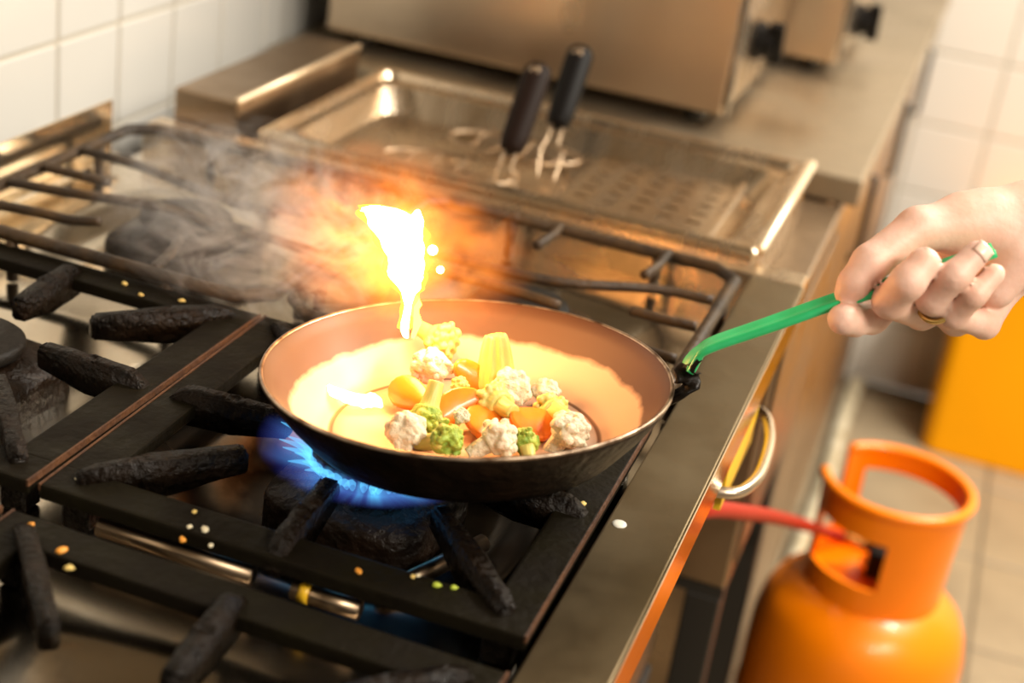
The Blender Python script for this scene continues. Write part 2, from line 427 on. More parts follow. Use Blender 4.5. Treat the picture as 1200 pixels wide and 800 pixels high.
def finger(kind, L):
    bm = bmesh.new()
    if kind == 'corner':
        poly = [(-0.004, -0.020), (-0.006, 0.004), (0.006, 0.0085), (L * 0.4, 0.0095), (L - 0.003, 0.0085), (L, 0.006), (L, -0.008), (L * 0.45, -0.016)]
        prism(bm, poly, 0.0108, 0.0016, 2)
    else:
        poly = [(-0.010, -0.010), (-0.004, 0.002), (0.006, 0.0085), (L * 0.42, 0.0092), (L * 0.50, 0.0062), (L * 0.56, 0.0084), (L - 0.002, 0.0078), (L, 0.005), (L, -0.010), (L * 0.5, -0.016), (0.0, -0.018)]
        prism(bm, poly, 0.0120, 0.0018, 2)
    bmesh.ops.subdivide_edges(bm, edges=[e for e in bm.edges if e.calc_length() > 0.012], cuts=2, use_grid_fill=True)
    for v in bm.verts:
        v.co += Vector((0, random.uniform(-.0005, .0005), random.uniform(-.0004, .0004)))
    bmesh.ops.recalc_face_normals(bm, faces=bm.faces[:])
    me = bpy.data.meshes.new('finger'); bm.to_mesh(me); bm.free(); me.materials.append(M_IRON)
    for p in me.polygons: p.use_smooth = True
    return me


F_C, F_M = finger('corner', 0.098), finger('mid', 0.078)


def make_grate():
    g = empty('cast_iron_grate')
    A, B, w = 0.1495, 0.1425, 0.027
    bm = bmesh.new()
    for x0, x1, y0, y1 in ((-A, A, -B, -B + w), (-A, A, B - w, B), (-A, -A + w, -B + w - .002, B - w + .002), (A - w, A, -B + w - .002, B - w + .002)):
        box(bm, x0, x1, y0, y1, GT - 0.010, GT, 0.002, 2)
    fin('frame', bm, M_IRONF, g)
    for sx, y0 in ((A - 0.0006, 0), (-A + 0.0006, 0)):
        bm = bmesh.new(); box(bm, sx - 0.0007, sx + 0.0007, -B, B, GT - 0.004, GT + 0.0004)
        fin('rusted_edge', bm, M_RUST, g)
    for sx in (-1, 1):
        for s2 in (-1, 1):
            bm = bmesh.new(); box(bm, sx * (A - 0.018) - 0.009, sx * (A - 0.018) + 0.009, s2 * (B - 0.018) - 0.009, s2 * (B - 0.018) + 0.009, 0.8965, GT - 0.009, 0.002, 1)
            fin('foot', bm, M_IRON, g)
    for sx in (-1, 1):
        for s2 in (-1, 1):
            f = link('finger', F_C, None, g); f.location = (sx * (A - 0.020), s2 * (B - 0.018), GT)
            f.rotation_euler = (0, 0, math.atan2(-s2 * 0.072, -sx * 0.066))
    for az, px, py in ((0, -A + 0.012, 0), (180, A - 0.012, 0), (90, 0, -B + 0.012), (270, 0, B - 0.012)):
        f = link('finger', F_M, None, g); f.location = (px, py - 0.004, GT); f.rotation_euler = (0, 0, math.radians(az + random.uniform(-6, 6)))
    return g


grate = make_grate()
spots = [((-0.0535, -0.0085), 0.3, 'black cast iron grate right under the frying pan'),
         ((-0.3575, -0.0085), -0.4, 'black cast iron grate over the unlit capped burner beside the lit one'),
         ((-0.0535, -0.3195), -0.4, 'greasy cast iron grate at the front rail, one row before the pan grate'),
         ((-0.3575, -0.3195), 0.3, 'greasy cast iron grate by the wall, one row before the pan row')]
for i, ((gx, gy), rz, lab) in enumerate(spots):
    g = grate if i == 0 else copy_tree(grate)
    g.location = (gx, gy, -0.004 if i > 1 else 0); g.rotation_euler = (0, 0, math.radians(rz)); tag(g, lab, 'grate', 'cast iron grates on the range')


# ------------------------------------------------------------------ rod grates of the back row
def rod(name, parent, pts, r=0.0042, m=M_ROD):
    bm = bmesh.new(); tube(bm, smooth_path(pts, 5), r, 10); return fin(name, bm, m, parent, True)


def rod_grate(cx, cyy, label, rods):
    g = tag(empty('rod_grate', (cx, cyy, 0)), label, 'grate', 'burnt rod grates of the row behind the pan')
    A, B, z = 0.143, 0.150, 0.936
    bm = bmesh.new(); c = 0.02
    loop = [(-A + c, -B), (A - c, -B), (A, -B + c), (A, B - c), (A - c, B), (-A + c, B), (-A, B - c), (-A, -B + c)]
    tube(bm, [(x, y, z) for x, y in loop], 0.0056, 10, closed=True); fin('frame', bm, M_ROD, g, True)
    for x, y in ((-A, -B * .55), (-A, B * .55), (A, -B * .55), (A, B * .55), (-A * .45, B), (A * .5, B), (-A * .5, -B), (A * .45, -B)):
        bm = bmesh.new(); tube(bm, [(x, y, z), (x, y, 0.8985)], 0.0048, 10); fin('peg', bm, M_ROD, g, True)
    for pts in rods: rod('rod', g, [(x - cx, y - cyy, zz) for x, y, zz in pts])
    return g


z = 0.939
rod_grate(-0.3510, 0.285, 'burnt rod grate over the back burner next to the wall, under the smoke',
          [[(-.487, .223, z), (-.44, .232, z), (-.362, .252, z), (-.30, .247, z)],
           [(-.487, .170, z), (-.43, .180, z), (-.405, .186, z - .002), (-.382, .194, z)],
           [(-.487, .272, z), (-.455, .273, z), (-.425, .275, z)],
           [(-.487, .330, z), (-.425, .327, z), (-.335, .302, z), (-.28, .300, z)],
           [(-.203, .33, z), (-.25, .325, z), (-.29, .31, z)],
           [(-.203, .24, z), (-.25, .246, z), (-.285, .25, z)],
           [(-.36, .435, z), (-.362, .40, z), (-.365, .365, z)],
           [(-.30, .136, z), (-.305, .17, z), (-.315, .20, z)]])
rod_grate(-0.0490, 0.285, 'burnt rod grate behind the pan, catching the orange firelight',
          [[(-.20, .300, z), (-.098, .302, z), (-.03, .309, z), (.04, .345, z), (.088, .352, z)],
           [(-.20, .262, z), (-.083, .270, z), (-.016, .262, z)],
           [(.088, .22, z), (.05, .225, z), (.02, .24, z)],
           [(.088, .29, z), (.06, .288, z), (.035, .289, z)],
           [(-.07, .435, z), (-.068, .41, z), (-.072, .375, z)],
           [(.03, .435, z), (.03, .40, z), (.025, .37, z)],
           [(-.05, .136, z), (-.05, .16, z), (-.052, .20, z)]])

# ================================================================== TRAY UNIT BEHIND THE RANGE
tu = tag(empty('draining_unit', (-0.15, 0.70, 0)), 'low steel draining unit with a shallow perforated tray on a black stand', 'kitchen unit')


def tpart(name, bm, m, smooth=False):
    o = fin(name, bm, m, tu, smooth); o.location = (0.15, -0.70, 0); return o


bm = bmesh.new(); box(bm, -0.49, 0.136, 0.508, 0.905, 0.58, 0.868, 0.003, 1); tpart('cabinet', bm, M_STEELD)
bm = bmesh.new(); box(bm, 0.1362, 0.1395, 0.53, 0.885, 0.60, 0.845, 0.002, 1); tpart('door', bm, M_STEELD)
# the tray: rim, sloped sides, floor with rounded corners


def rrect(x0, x1, y0, y1, r, z, n=6):
    out = []
    for cx_, cy_, a0 in ((x1 - r, y1 - r, 0), (x0 + r, y1 - r, 90), (x0 + r, y0 + r, 180), (x1 - r, y0 + r, 270)):
        for k in range(n + 1):
            a = math.radians(a0 + 90 * k / n); out.append((cx_ + r * math.cos(a), cy_ + r * math.sin(a), z))
    return out


bm = bmesh.new(); loops = []
for args in ((-0.405, 0.097, 0.505, 0.815, 0.004, 0.870), (-0.405, 0.097, 0.505, 0.815, 0.004, 0.932), (-0.402, 0.094, 0.508, 0.812, 0.004, 0.935),
             (-0.394, 0.086, 0.515, 0.803, 0.012, 0.935), (-0.391, 0.083, 0.518, 0.800, 0.014, 0.929), (-0.383, 0.070, 0.530, 0.786, 0.03, 0.926), (-0.370, 0.056, 0.545, 0.765, 0.035, 0.903), (-0.362, 0.048, 0.553, 0.757, 0.033, 0.899)):
    loops.append([bm.verts.new(c) for c in rrect(*args)])
for A, B in zip(loops, loops[1:]):
    for j in range(len(A)): bm.faces.new((A[j], A[(j + 1) % len(A)], B[(j + 1) % len(A)], B[j]))
bm.faces.new(loops[-1]); tpart('tray', bm, M_STEEL, False)
# perforated plate lying in the tray
bm = bmesh.new(); x0, x1, y0, y1, nu, nv = -0.115, 0.035, 0.560, 0.750, 31, 27
gv = [[bm.verts.new((x0 + (x1 - x0) * i / nu, y0 + (y1 - y0) * j / nv, 0.912)) for j in range(nv + 1)] for i in range(nu + 1)]
for i in range(nu):
    for j in range(nv):
        if i % 6 in (2, 3, 4) and j % 4 == 2 and 0 < i < nu - 1 and 1 < j < nv - 1: continue
        bm.faces.new((gv[i][j], gv[i + 1][j], gv[i + 1][j + 1], gv[i][j + 1]))
r = bmesh.ops.extrude_face_region(bm, geom=bm.faces[:])
for v in [v for v in r['geom'] if isinstance(v, bmesh.types.BMVert)]: v.co.z -= 0.0025
tpart('perforated_plate', bm, M_STEEL)
bm = bmesh.new(); box(bm, 0.036, 0.046, 0.562, 0.752, 0.900, 0.918, 0.002, 1); tpart('plate_stop', bm, M_STEEL)
bm = bmesh.new(); tube(bm, [(0.0985, 0.512, 0.934), (0.0985, 0.812, 0.934)], 0.0062, 10); tpart('edge_roll', bm, M_SATIN, True)
bm = bmesh.new(); box(bm, -0.498, -0.428, 0.506, 0.80, 0.868, 0.957, 0.003, 2); tpart('rear_ledge', bm, M_STEELD)
bm = bmesh.new(); tube(bm, [(-0.430, 0.509, 0.9565), (-0.430, 0.798, 0.9565)], 0.0035, 8); tpart('ledge_edge', bm, M_SATIN, True)
for xx in (-0.46, 0.116):
    for yy in (0.53, 0.885):
        bm = bmesh.new(); box(bm, xx - 0.018, xx + 0.018, yy - 0.018, yy + 0.018, 0, 0.565, 0.002, 1); tpart('leg', bm, M_FRAME)
bm = bmesh.new()
for b in ((-0.478, 0.135, 0.512, 0.545), (-0.478, 0.135, 0.868, 0.90), (-0.478, -0.445, 0.546, 0.867), (0.101, 0.135, 0.546, 0.867)): box(bm, *b, 0.5655, 0.5795, 0.001, 1)
tpart('stand_frame', bm, M_FRAME)


# ------------------------------------------------------------------ the two fry scoops standing in the tray
def scoop(label, h0, h1, feet, loop, m):
    s = tag(empty('wire_scoop', Vector(feet[0])), label, 'scoop', 'wire scoops left standing in the tray')
    inv = -Vector(feet[0])
    h0, h1 = Vector(h0), Vector(h1); d = (h1 - h0).normalized(); side = d.cross(Vector((0.25, -0.88, 0.41))).normalized()
    L = (h1 - h0).length
    bm = bmesh.new(); N = 12
    prof = [(0, .009), (.04, .0125), (.15, .0140), (.5, .0148), (.8, .0150), (.93, .0142), (.985, .010), (1.0, .004)]
    tube(bm, [h0 + d * L * a for a, _ in prof], [r_ for _, r_ in prof], 16, flat=0.8)
    o = fin('handle', bm, m, s, True); o.location = inv
    bm = bmesh.new(); lathe(bm, [(0.0025, -0.001), (0.0052, -0.001), (0.0052, 0.0015), (0.0025, 0.0015)], 18, close=True)
    o = fin('hang_ring', bm, M_STEELD, s, True); o.location = inv + h1 - d * 0.009 - Vector((0, 0.011, -0.004)); o.rotation_euler = (math.radians(62), 0, 0)
    for k, f in zip((-1, 1), feet):
        bm = bmesh.new(); tube(bm, smooth_path([h0 + side * 0.006 * k + d * 0.006, h0 + side * 0.0065 * k - d * 0.02, (h0 + Vector(f)) / 2 + side * .007 * k, Vector(f)], 5), 0.0017, 8)
        o = fin('wire_stem', bm, M_STEELD, s, True); o.location = inv
    bm = bmesh.new(); tube(bm, loop, 0.0020, 8, closed=True); o = fin('wire_rim', bm, M_STEELD, s, True); o.location = inv
    for k in range(5):
        c = sum((Vector(p) for p in loop), Vector()) / len(loop); n = len(loop); i = int(n * (0.08 + 0.07 * k)); j = n - 1 - i
        a, b = Vector(loop[i]), Vector(loop[j % n])
        bm = bmesh.new(); tube(bm, smooth_path([a, (a + b) / 2 - Vector((0, 0, 0.006)), b], 6), 0.0011, 6); o = fin('wire_mesh', bm, M_STEELD, s, True); o.location = inv
    return s


def ell(cx, cy_, a, b, z, rot=0, n=32):
    return [(cx + a * math.cos(2 * math.pi * i / n) * math.cos(rot) - b * math.sin(2 * math.pi * i / n) * math.sin(rot),
             cy_ + a * math.cos(2 * math.pi * i / n) * math.sin(rot) + b * math.sin(2 * math.pi * i / n) * math.cos(rot), z) for i in range(n)]


scoop('dark brown handled wire scoop, the shorter of the two standing in the tray', P(598, 178, 1.52), P(633, 76, 1.56),
      [(-0.178, 0.575, 0.9085), (-0.158, 0.572, 0.9085)], ell(-0.24, 0.605, 0.072, 0.042, 0.9085, 0.15), M_DARKB)
scoop('black handled wire scoop behind the shorter brown one, rising higher', P(653, 148, 1.60), P(682, 56, 1.64),
      [(-0.150, 0.625, 0.9125), (-0.132, 0.622, 0.9125)], ell(-0.20, 0.700, 0.072, 0.040, 0.9135, 0.1), M_BLACK)

# ================================================================== REAR COUNTER AND WHAT STANDS ON IT
ct = tag(empty('steel_counter', (-0.2, 1.55, 0)), 'long plain steel counter running to the tiled end wall', 'counter')


def cpart(name, bm, m, smooth=False):
    o = fin(name, bm, m, ct, smooth); o.location = (0.2, -1.55, 0); return o


bm = bmesh.new(); box(bm, -0.60, 0.150, 0.912, 2.36, 0.868, 0.900, 0.003, 2); cpart('worktop', bm, mat('worn_counter_steel', (0.52, 0.43, 0.31), 0.42, 1.0, vary=0.25, vscale=7, rvary=0.1))
bm = bmesh.new(); box(bm, -0.59, 0.118, 0.925, 2.34, 0.07, 0.868, 0.003, 1); cpart('cabinet', bm, M_STEELD)
for k in range(3):
    y0 = 0.935 + 0.468 * k
    bm = bmesh.new(); box(bm, 0.1185, 0.130, y0, y0 + 0.455, 0.09, 0.84, 0.003, 1); cpart('door', bm, M_STEELD)
    bm = bmesh.new(); tube(bm, [(0.131, y0 + 0.40, 0.66), (0.142, y0 + 0.40, 0.665), (0.142, y0 + 0.40, 0.785), (0.131, y0 + 0.40, 0.79)], 0.005, 8); cpart('door_handle', bm, M_FRAME, True)
for xx in (-0.55, 0.085):
    for yy in (0.96, 2.30):
        bm = bmesh.new(); lathe(bm, [(0, 0), (0.018, 0), (0.018, 0.0695), (0, 0.0695)], 14)
        for v in bm.verts: v.co += Vector((xx, yy, 0))
        cpart('foot', bm, M_FRAME)
bm = bmesh.new(); tube(bm, smooth_path([(0.155, 1.30, 0.016), (0.152, 1.6, 0.016), (0.158, 1.9, 0.016), (0.152, 2.2, 0.016), (0.155, 2.40, 0.016)], 6), 0.016, 12)
tag(fin('floor_pipe', bm, M_PIPE, None, True), 'grimy pale pipe lying on the floor along the counter cabinets', 'pipe')


def appliance(label, x0, x1, y0, y1, z1, knob_y, knob_z):
    a = tag(empty('counter_oven', ((x0 + x1) / 2, (y0 + y1) / 2, 0.90)), label, 'oven'); inv = -a.location
    bm = bmesh.new(); box(bm, x0, x1 - 0.004, y0, y1, 0.918, z1, 0.004, 2); o = fin('casing', bm, M_BOX, a); o.location = inv
    bm = bmesh.new(); box(bm, x1 - 0.0035, x1, y0 + 0.006, y1 - 0.006, 0.925, z1 - 0.01, 0.001, 1); o = fin('control_face', bm, M_STEEL, a); o.location = inv
    bm = bmesh.new(); box(bm, x1 - 0.002, x1 + 0.004, y0 - 0.002, y0 + 0.006, 0.922, z1 - 0.004, 0.001, 1); o = fin('corner_trim', bm, M_CHROME, a); o.location = inv
    for xx in (x0 + 0.04, x1 - 0.04):
        for yy in (y0 + 0.04, y1 - 0.04):
            bm = bmesh.new(); lathe(bm, [(0, 0.9005), (0.014, 0.9005), (0.016, 0.918), (0, 0.918)], 14)
            for v in bm.verts: v.co += Vector((xx, yy, 0))
            o = fin('foot', bm, M_FRAME, a); o.location = inv
    bm = bmesh.new(); lathe(bm, [(0, 0), (0.025, 0), (0.025, 0.005), (0.020, 0.009), (0.019, 0.020), (0.016, 0.023), (0, 0.023)], 24); box(bm, -0.006, 0.006, -0.03, 0.03, 0.014, 0.033, 0.002, 1)
    R_ = Matrix.Rotation(math.radians(25), 3, 'Z')
    for v in bm.verts:
        c = R_ @ v.co; v.co = Vector((x1 + c.z, knob_y + c.x, knob_z + c.y))
    o = fin('knob', bm, M_BLACK, a); o.location = inv
    return a


appliance('large warm steel counter oven directly behind the draining tray', -0.555, -0.031, 0.985, 1.355, 1.36, 1.13, 0.985)
appliance('second steel counter oven, set behind the large one and wider', -0.555, 0.050, 1.385, 1.72, 1.36, 1.55, 0.955)

# ================================================================== GAS CYLINDER, HOSE, BIN
gc = tag(empty('gas_cylinder', (0.275, 0.935, 0)), 'bright orange gas cylinder with a cut-out collar standing on the floor', 'gas cylinder')
R = 0.1355
prof = [(0.0, 0.028), (0.06, 0.026), (0.105, 0.040), (0.130, 0.075), (R, 0.12), (R, 0.285), (0.1345, 0.312), (0.1285, 0.340), (0.118, 0.362), (0.100, 0.380), (0.075, 0.393), (0.045, 0.400), (0.022, 0.402), (0, 0.402)]
bm = bmesh.new(); lathe(bm, prof, 64); fin('body', bm, M_ORANGE, gc, True)
bm = bmesh.new(); lathe(bm, [(R - 0.002, 0.196), (R + 0.0015, 0.197), (R + 0.0015, 0.203), (R - 0.002, 0.204)], 64); fin('weld_seam', bm, M_ORANGE, gc, True)
bm = bmesh.new(); lathe(bm, [(0.100, 0.0), (0.105, 0.0), (0.105, 0.045), (0.100, 0.045)], 48, close=True); fin('foot_ring', bm, M_ORANGE, gc, True)
# collar: a wide band with two windows, rolled top
bm = bmesh.new(); CRr, n = 0.086, 72; z0c, z1c = 0.372, 0.535
levels = [0.372, 0.400, 0.424, 0.446, 0.468, 0.490, 0.505, 0.520, 0.535]


def open_at(deg, z):
    d = (deg + 360) % 360
    if 207 <= d <= 275 and 0.432 < z < 0.497: return True        # window facing the camera's left
    if 20 <= d <= 118 and 0.415 < z < 0.512: return True           # far window
    if 140 <= d <= 190 and z > 0.432: return True                 # open gap
    if 118 < d < 124 and z > 0.6: return True
    return False


ro, ri = CRr, CRr - 0.0045
vo = {}; vi = {}
for j in range(n):
    a = 2 * math.pi * j / n
    for k, zl in enumerate(levels):
        tw = 1 + 0.05 * max(0, (zl - 0.44)) / 0.1
        vo[j, k] = bm.verts.new((ro * tw * math.cos(a), ro * tw * math.sin(a), zl)); vi[j, k] = bm.verts.new((ri * tw * math.cos(a), ri * tw * math.sin(a), zl))
solid = {}
for j in range(n):
    for k in range(len(levels) - 1): solid[j, k] = not open_at(360 * (j + .5) / n, (levels[k] + levels[k + 1]) / 2)
for (j, k), s in solid.items():
    if not s: continue
    j2 = (j + 1) % n
    bm.faces.new((vo[j, k], vo[j2, k], vo[j2, k + 1], vo[j, k + 1])); bm.faces.new((vi[j, k], vi[j, k + 1], vi[j2, k + 1], vi[j2, k]))
    if not solid.get((j, k + 1), False): bm.faces.new((vo[j, k + 1], vo[j2, k + 1], vi[j2, k + 1], vi[j, k + 1]))
    if not solid.get((j, k - 1), False): bm.faces.new((vo[j, k], vi[j, k], vi[j2, k], vo[j2, k]))
    if not solid[(j + 1) % n, k]: bm.faces.new((vo[j2, k], vi[j2, k], vi[j2, k + 1], vo[j2, k + 1]))
    if not solid[(j - 1) % n, k]: bm.faces.new((vo[j, k], vo[j, k + 1], vi[j, k + 1], vi[j, k]))
bmesh.ops.delete(bm, geom=[v for v in bm.verts if not v.link_faces], context='VERTS')
fin('collar', bm, M_ORANGE, gc, False)
arc = [(CRr * 1.045 * math.cos(math.radians(a)), CRr * 1.045 * math.sin(math.radians(a)), 0.533) for a in range(191, 500, 6)]
bm = bmesh.new(); tube(bm, arc, 0.0062, 10); fin('rolled_rim', bm, M_ORANGE, gc, True)
bm = bmesh.new(); lathe(bm, [(0, 0.40), (0.019, 0.40), (0.019, 0.418), (0.013, 0.42), (0.013, 0.452), (0.017, 0.454), (0.017, 0.470), (0, 0.472)], 20); tube(bm, [(0, 0, 0.44), (-0.045, -0.004, 0.44)], 0.010, 12); fin('valve', bm, M_GOLD, gc, True)
bm = bmesh.new(); box(bm, -0.012, 0.035, -0.045, -0.012, 0.418, 0.455, 0.005, 2); fin('regulator', bm, M_BLACK, gc)
pts = smooth_path([(0.230, 0.931, 0.44), (0.205, 0.922, 0.447), (0.180, 0.80, 0.515), (0.166, 0.66, 0.592), (0.156, 0.52, 0.668), (0.146, 0.38, 0.742), (0.130, 0.28, 0.792), (0.110, 0.24, 0.80)], 8)
bm = bmesh.new(); tube(bm, pts, 0.0075, 12)
tag(fin('gas_hose', bm, M_RED, None, True), 'red rubber gas hose running from the orange cylinder to the range', 'hose')

bn = tag(empty('storage_bin', (0.512, 2.30, 0)), 'tall amber yellow plastic bin on the floor by the tiled wall', 'bin')
bm = bmesh.new(); loops = []
for s, zz in ((0.93, 0.0), (0.95, 0.006), (1.0, 0.40), (1.06, 0.402), (1.06, 0.42), (0.99, 0.42), (0.92, 0.02)):
    loops.append([bm.verts.new(c) for c in rrect(-0.205 * s, 0.205 * s, -0.125 * s, 0.125 * s, 0.03, zz)])
for A, B in zip(loops, loops[1:]):
    for j in range(len(A)): bm.faces.new((A[j], A[(j + 1) % len(A)], B[(j + 1) % len(A)], B[j]))
bm.faces.new(loops[-1]); bm.faces.new(loops[0][::-1]); fin('tub', bm, M_YELLOW, bn)
bm = bmesh.new(); loops = []
for s, zz in ((1.08, 0.421), (1.08, 0.433), (1.0, 0.446), (0.6, 0.45)):
    loops.append([bm.verts.new(c) for c in rrect(-0.205 * s, 0.205 * s, -0.125 * s, 0.125 * s, 0.03, zz)])
for A, B in zip(loops, loops[1:]):
    for j in range(len(A)): bm.faces.new((A[j], A[(j + 1) % len(A)], B[(j + 1) % len(A)], B[j]))
bm.faces.new(loops[-1]); bm.faces.new(loops[0][::-1]); fin('lid', bm, M_YELLOW, bn)

# ================================================================== FRYING PAN
PC = Vector((-0.006, 0.0125, 0.9897)); PN = Vector((-0.0988, 0.0276, 0.9947)).normalized()
HAZ = math.radians(15)
px_ = (Vector((math.cos(HAZ), math.sin(HAZ), 0)) - PN * PN.dot(Vector((math.cos(HAZ), math.sin(HAZ), 0)))).normalized(); py_ = PN.cross(px_)
PM = Matrix(((px_.x, py_.x, PN.x, PC.x), (px_.y, py_.y, PN.y, PC.y), (px_.z, py_.z, PN.z, PC.z), (0, 0, 0, 1)))
pan = tag(empty('frying_pan'), 'worn steel frying pan full of vegetables, held by a green coated handle', 'frying pan'); pan.matrix_world = PM
HB = 0.0445


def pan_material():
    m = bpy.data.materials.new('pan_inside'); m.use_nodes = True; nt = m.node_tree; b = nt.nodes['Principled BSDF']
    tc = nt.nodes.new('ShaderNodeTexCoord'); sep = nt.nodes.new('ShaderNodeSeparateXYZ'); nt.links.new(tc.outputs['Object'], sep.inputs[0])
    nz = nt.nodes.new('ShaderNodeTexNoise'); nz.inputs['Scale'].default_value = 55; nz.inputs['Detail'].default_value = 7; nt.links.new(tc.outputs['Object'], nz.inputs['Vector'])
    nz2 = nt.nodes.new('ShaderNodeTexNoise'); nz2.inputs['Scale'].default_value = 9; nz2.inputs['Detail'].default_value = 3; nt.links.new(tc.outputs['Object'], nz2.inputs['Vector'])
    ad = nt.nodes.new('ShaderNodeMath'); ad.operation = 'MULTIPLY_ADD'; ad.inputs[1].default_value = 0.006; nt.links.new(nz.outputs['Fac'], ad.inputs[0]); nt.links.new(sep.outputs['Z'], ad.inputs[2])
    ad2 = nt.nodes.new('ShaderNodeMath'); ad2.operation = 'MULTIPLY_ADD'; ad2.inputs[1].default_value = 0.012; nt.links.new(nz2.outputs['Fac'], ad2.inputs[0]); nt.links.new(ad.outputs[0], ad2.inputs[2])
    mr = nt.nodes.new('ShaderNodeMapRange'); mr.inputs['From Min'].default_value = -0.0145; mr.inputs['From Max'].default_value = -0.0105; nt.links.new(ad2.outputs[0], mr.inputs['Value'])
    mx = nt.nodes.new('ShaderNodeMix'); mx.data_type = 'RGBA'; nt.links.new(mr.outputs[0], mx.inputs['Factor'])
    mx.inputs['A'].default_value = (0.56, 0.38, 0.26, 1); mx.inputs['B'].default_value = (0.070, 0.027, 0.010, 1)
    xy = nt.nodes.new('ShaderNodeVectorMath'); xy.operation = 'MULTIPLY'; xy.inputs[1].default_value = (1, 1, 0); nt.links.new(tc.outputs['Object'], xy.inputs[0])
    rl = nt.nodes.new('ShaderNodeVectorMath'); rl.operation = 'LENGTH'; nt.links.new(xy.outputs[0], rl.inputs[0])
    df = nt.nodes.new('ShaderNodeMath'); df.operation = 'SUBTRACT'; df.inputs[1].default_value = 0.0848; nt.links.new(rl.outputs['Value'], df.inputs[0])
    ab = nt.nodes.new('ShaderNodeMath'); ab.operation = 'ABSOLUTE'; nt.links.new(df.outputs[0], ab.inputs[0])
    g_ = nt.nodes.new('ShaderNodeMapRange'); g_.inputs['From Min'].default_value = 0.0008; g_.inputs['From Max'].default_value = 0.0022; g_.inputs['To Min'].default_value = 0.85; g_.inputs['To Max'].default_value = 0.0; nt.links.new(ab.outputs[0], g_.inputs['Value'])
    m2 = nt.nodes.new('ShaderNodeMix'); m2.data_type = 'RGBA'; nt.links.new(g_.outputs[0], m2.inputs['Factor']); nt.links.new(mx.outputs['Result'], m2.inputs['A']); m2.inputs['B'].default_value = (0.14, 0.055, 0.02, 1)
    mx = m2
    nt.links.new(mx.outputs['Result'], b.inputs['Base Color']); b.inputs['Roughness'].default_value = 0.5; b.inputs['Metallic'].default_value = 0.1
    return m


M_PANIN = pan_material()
M_PANOUT = mat('black_seasoned_steel', (0.006, 0.004, 0.0025), 0.45, spec=0.12, bump=0.5, bscale=130, color2=(0.016, 0.008, 0.004), vscale=35)
bm = bmesh.new()
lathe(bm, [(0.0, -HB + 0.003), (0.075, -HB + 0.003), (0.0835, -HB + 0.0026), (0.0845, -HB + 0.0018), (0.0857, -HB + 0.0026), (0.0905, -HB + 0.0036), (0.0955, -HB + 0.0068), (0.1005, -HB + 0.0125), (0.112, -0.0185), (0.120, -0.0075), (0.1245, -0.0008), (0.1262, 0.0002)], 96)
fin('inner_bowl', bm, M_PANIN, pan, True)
bm = bmesh.new()
lathe(bm, [(0.1262, 0.0002), (0.1278, 0.0), (0.1284, -0.0012), (0.1278, -0.003), (0.1225, -0.0115), (0.1145, -0.0225), (0.1025, -0.0365), (0.0975, -0.0418), (0.092, -HB + 0.0006), (0.086, -HB), (0.0, -HB)], 96)
fin('outer_shell', bm, M_PANOUT, pan, True)
bm = bmesh.new(); lathe(bm, [(0.1258, 0.0001), (0.1268, 0.0012), (0.1280, 0.0010), (0.1286, -0.0004), (0.1282, -0.0012)], 96); fin('rim', bm, mat('worn_bare_rim', (0.55, 0.42, 0.30), 0.35, 0.9, color2=(0.12, 0.07, 0.04), vscale=70), pan, True)
# handle: folded steel strip under a green coating
PI_ = PM.inverted()
hp = [P(796, 449, 0.952), P(806, 432, 0.950), P(818, 415, 0.947), P(836, 403, 0.943), P(900, 381, 0.934), P(985, 351, 0.924), P(1030, 338, 0.919), P(1100, 315, 0.911), P(1165, 293, 0.904)]
hp = [PI_ @ p for p in hp]


def strip(bm, path, w, t, k=8, groove=True):
    path = smooth_path(path, k); N = len(path); rings = []
    for i in range(N):
        a = path[max(i - 1, 0)]; b = path[min(i + 1, N - 1)]; tg = (b - a).normalized()
        s = tg.cross(Vector((0, 0, 1))).normalized(); u = s.cross(tg)
        ww = w if not callable(w) else w(i / (N - 1))
        sec = [(-1, -0.25), (-0.92, 0.5), (-0.72, 0.62), (-0.3, 0.25 if groove else .6), (0.3, 0.25 if groove else .6), (0.72, 0.62), (0.92, 0.5), (1, -0.25), (0.8, -0.55), (-0.8, -0.55)]
        rings.append([bm.verts.new(path[i] + s * (ww / 2 * q[0]) + u * (t * q[1])) for q in sec])
    for A, B in zip(rings, rings[1:]):
        for j in range(len(A)): bm.faces.new((A[j], A[(j + 1) % len(A)], B[(j + 1) % len(A)], B[j]))
    bm.faces.new(rings[0][::-1]); bm.faces.new(rings[-1])


bm = bmesh.new(); strip(bm, [Vector((0.112, 0, -0.024)), Vector((0.120, 0, -0.014))] + [hp[0] + Vector((0.004, 0, -0.004)), hp[1], hp[2]], 0.018, 0.0035); fin('handle_shank', bm, M_PANOUT, pan, True)
bm = bmesh.new(); strip(bm, hp[1:], lambda a: 0.0165 + 0.003 * math.sin(a * 3), 0.0046); fin('handle', bm, M_GREEN, pan, True)


# ================================================================== VEGETABLES
def on_pan(px, py, lift):
    """point of the pan floor seen there, lifted along the pan axis"""
    o = CAM; d = (P(px, py, 1) - CAM)
    q = PC + PN * (-HB + 0.003 + lift)
    t = (q - o).dot(PN) / d.dot(PN)
    return o + d * t


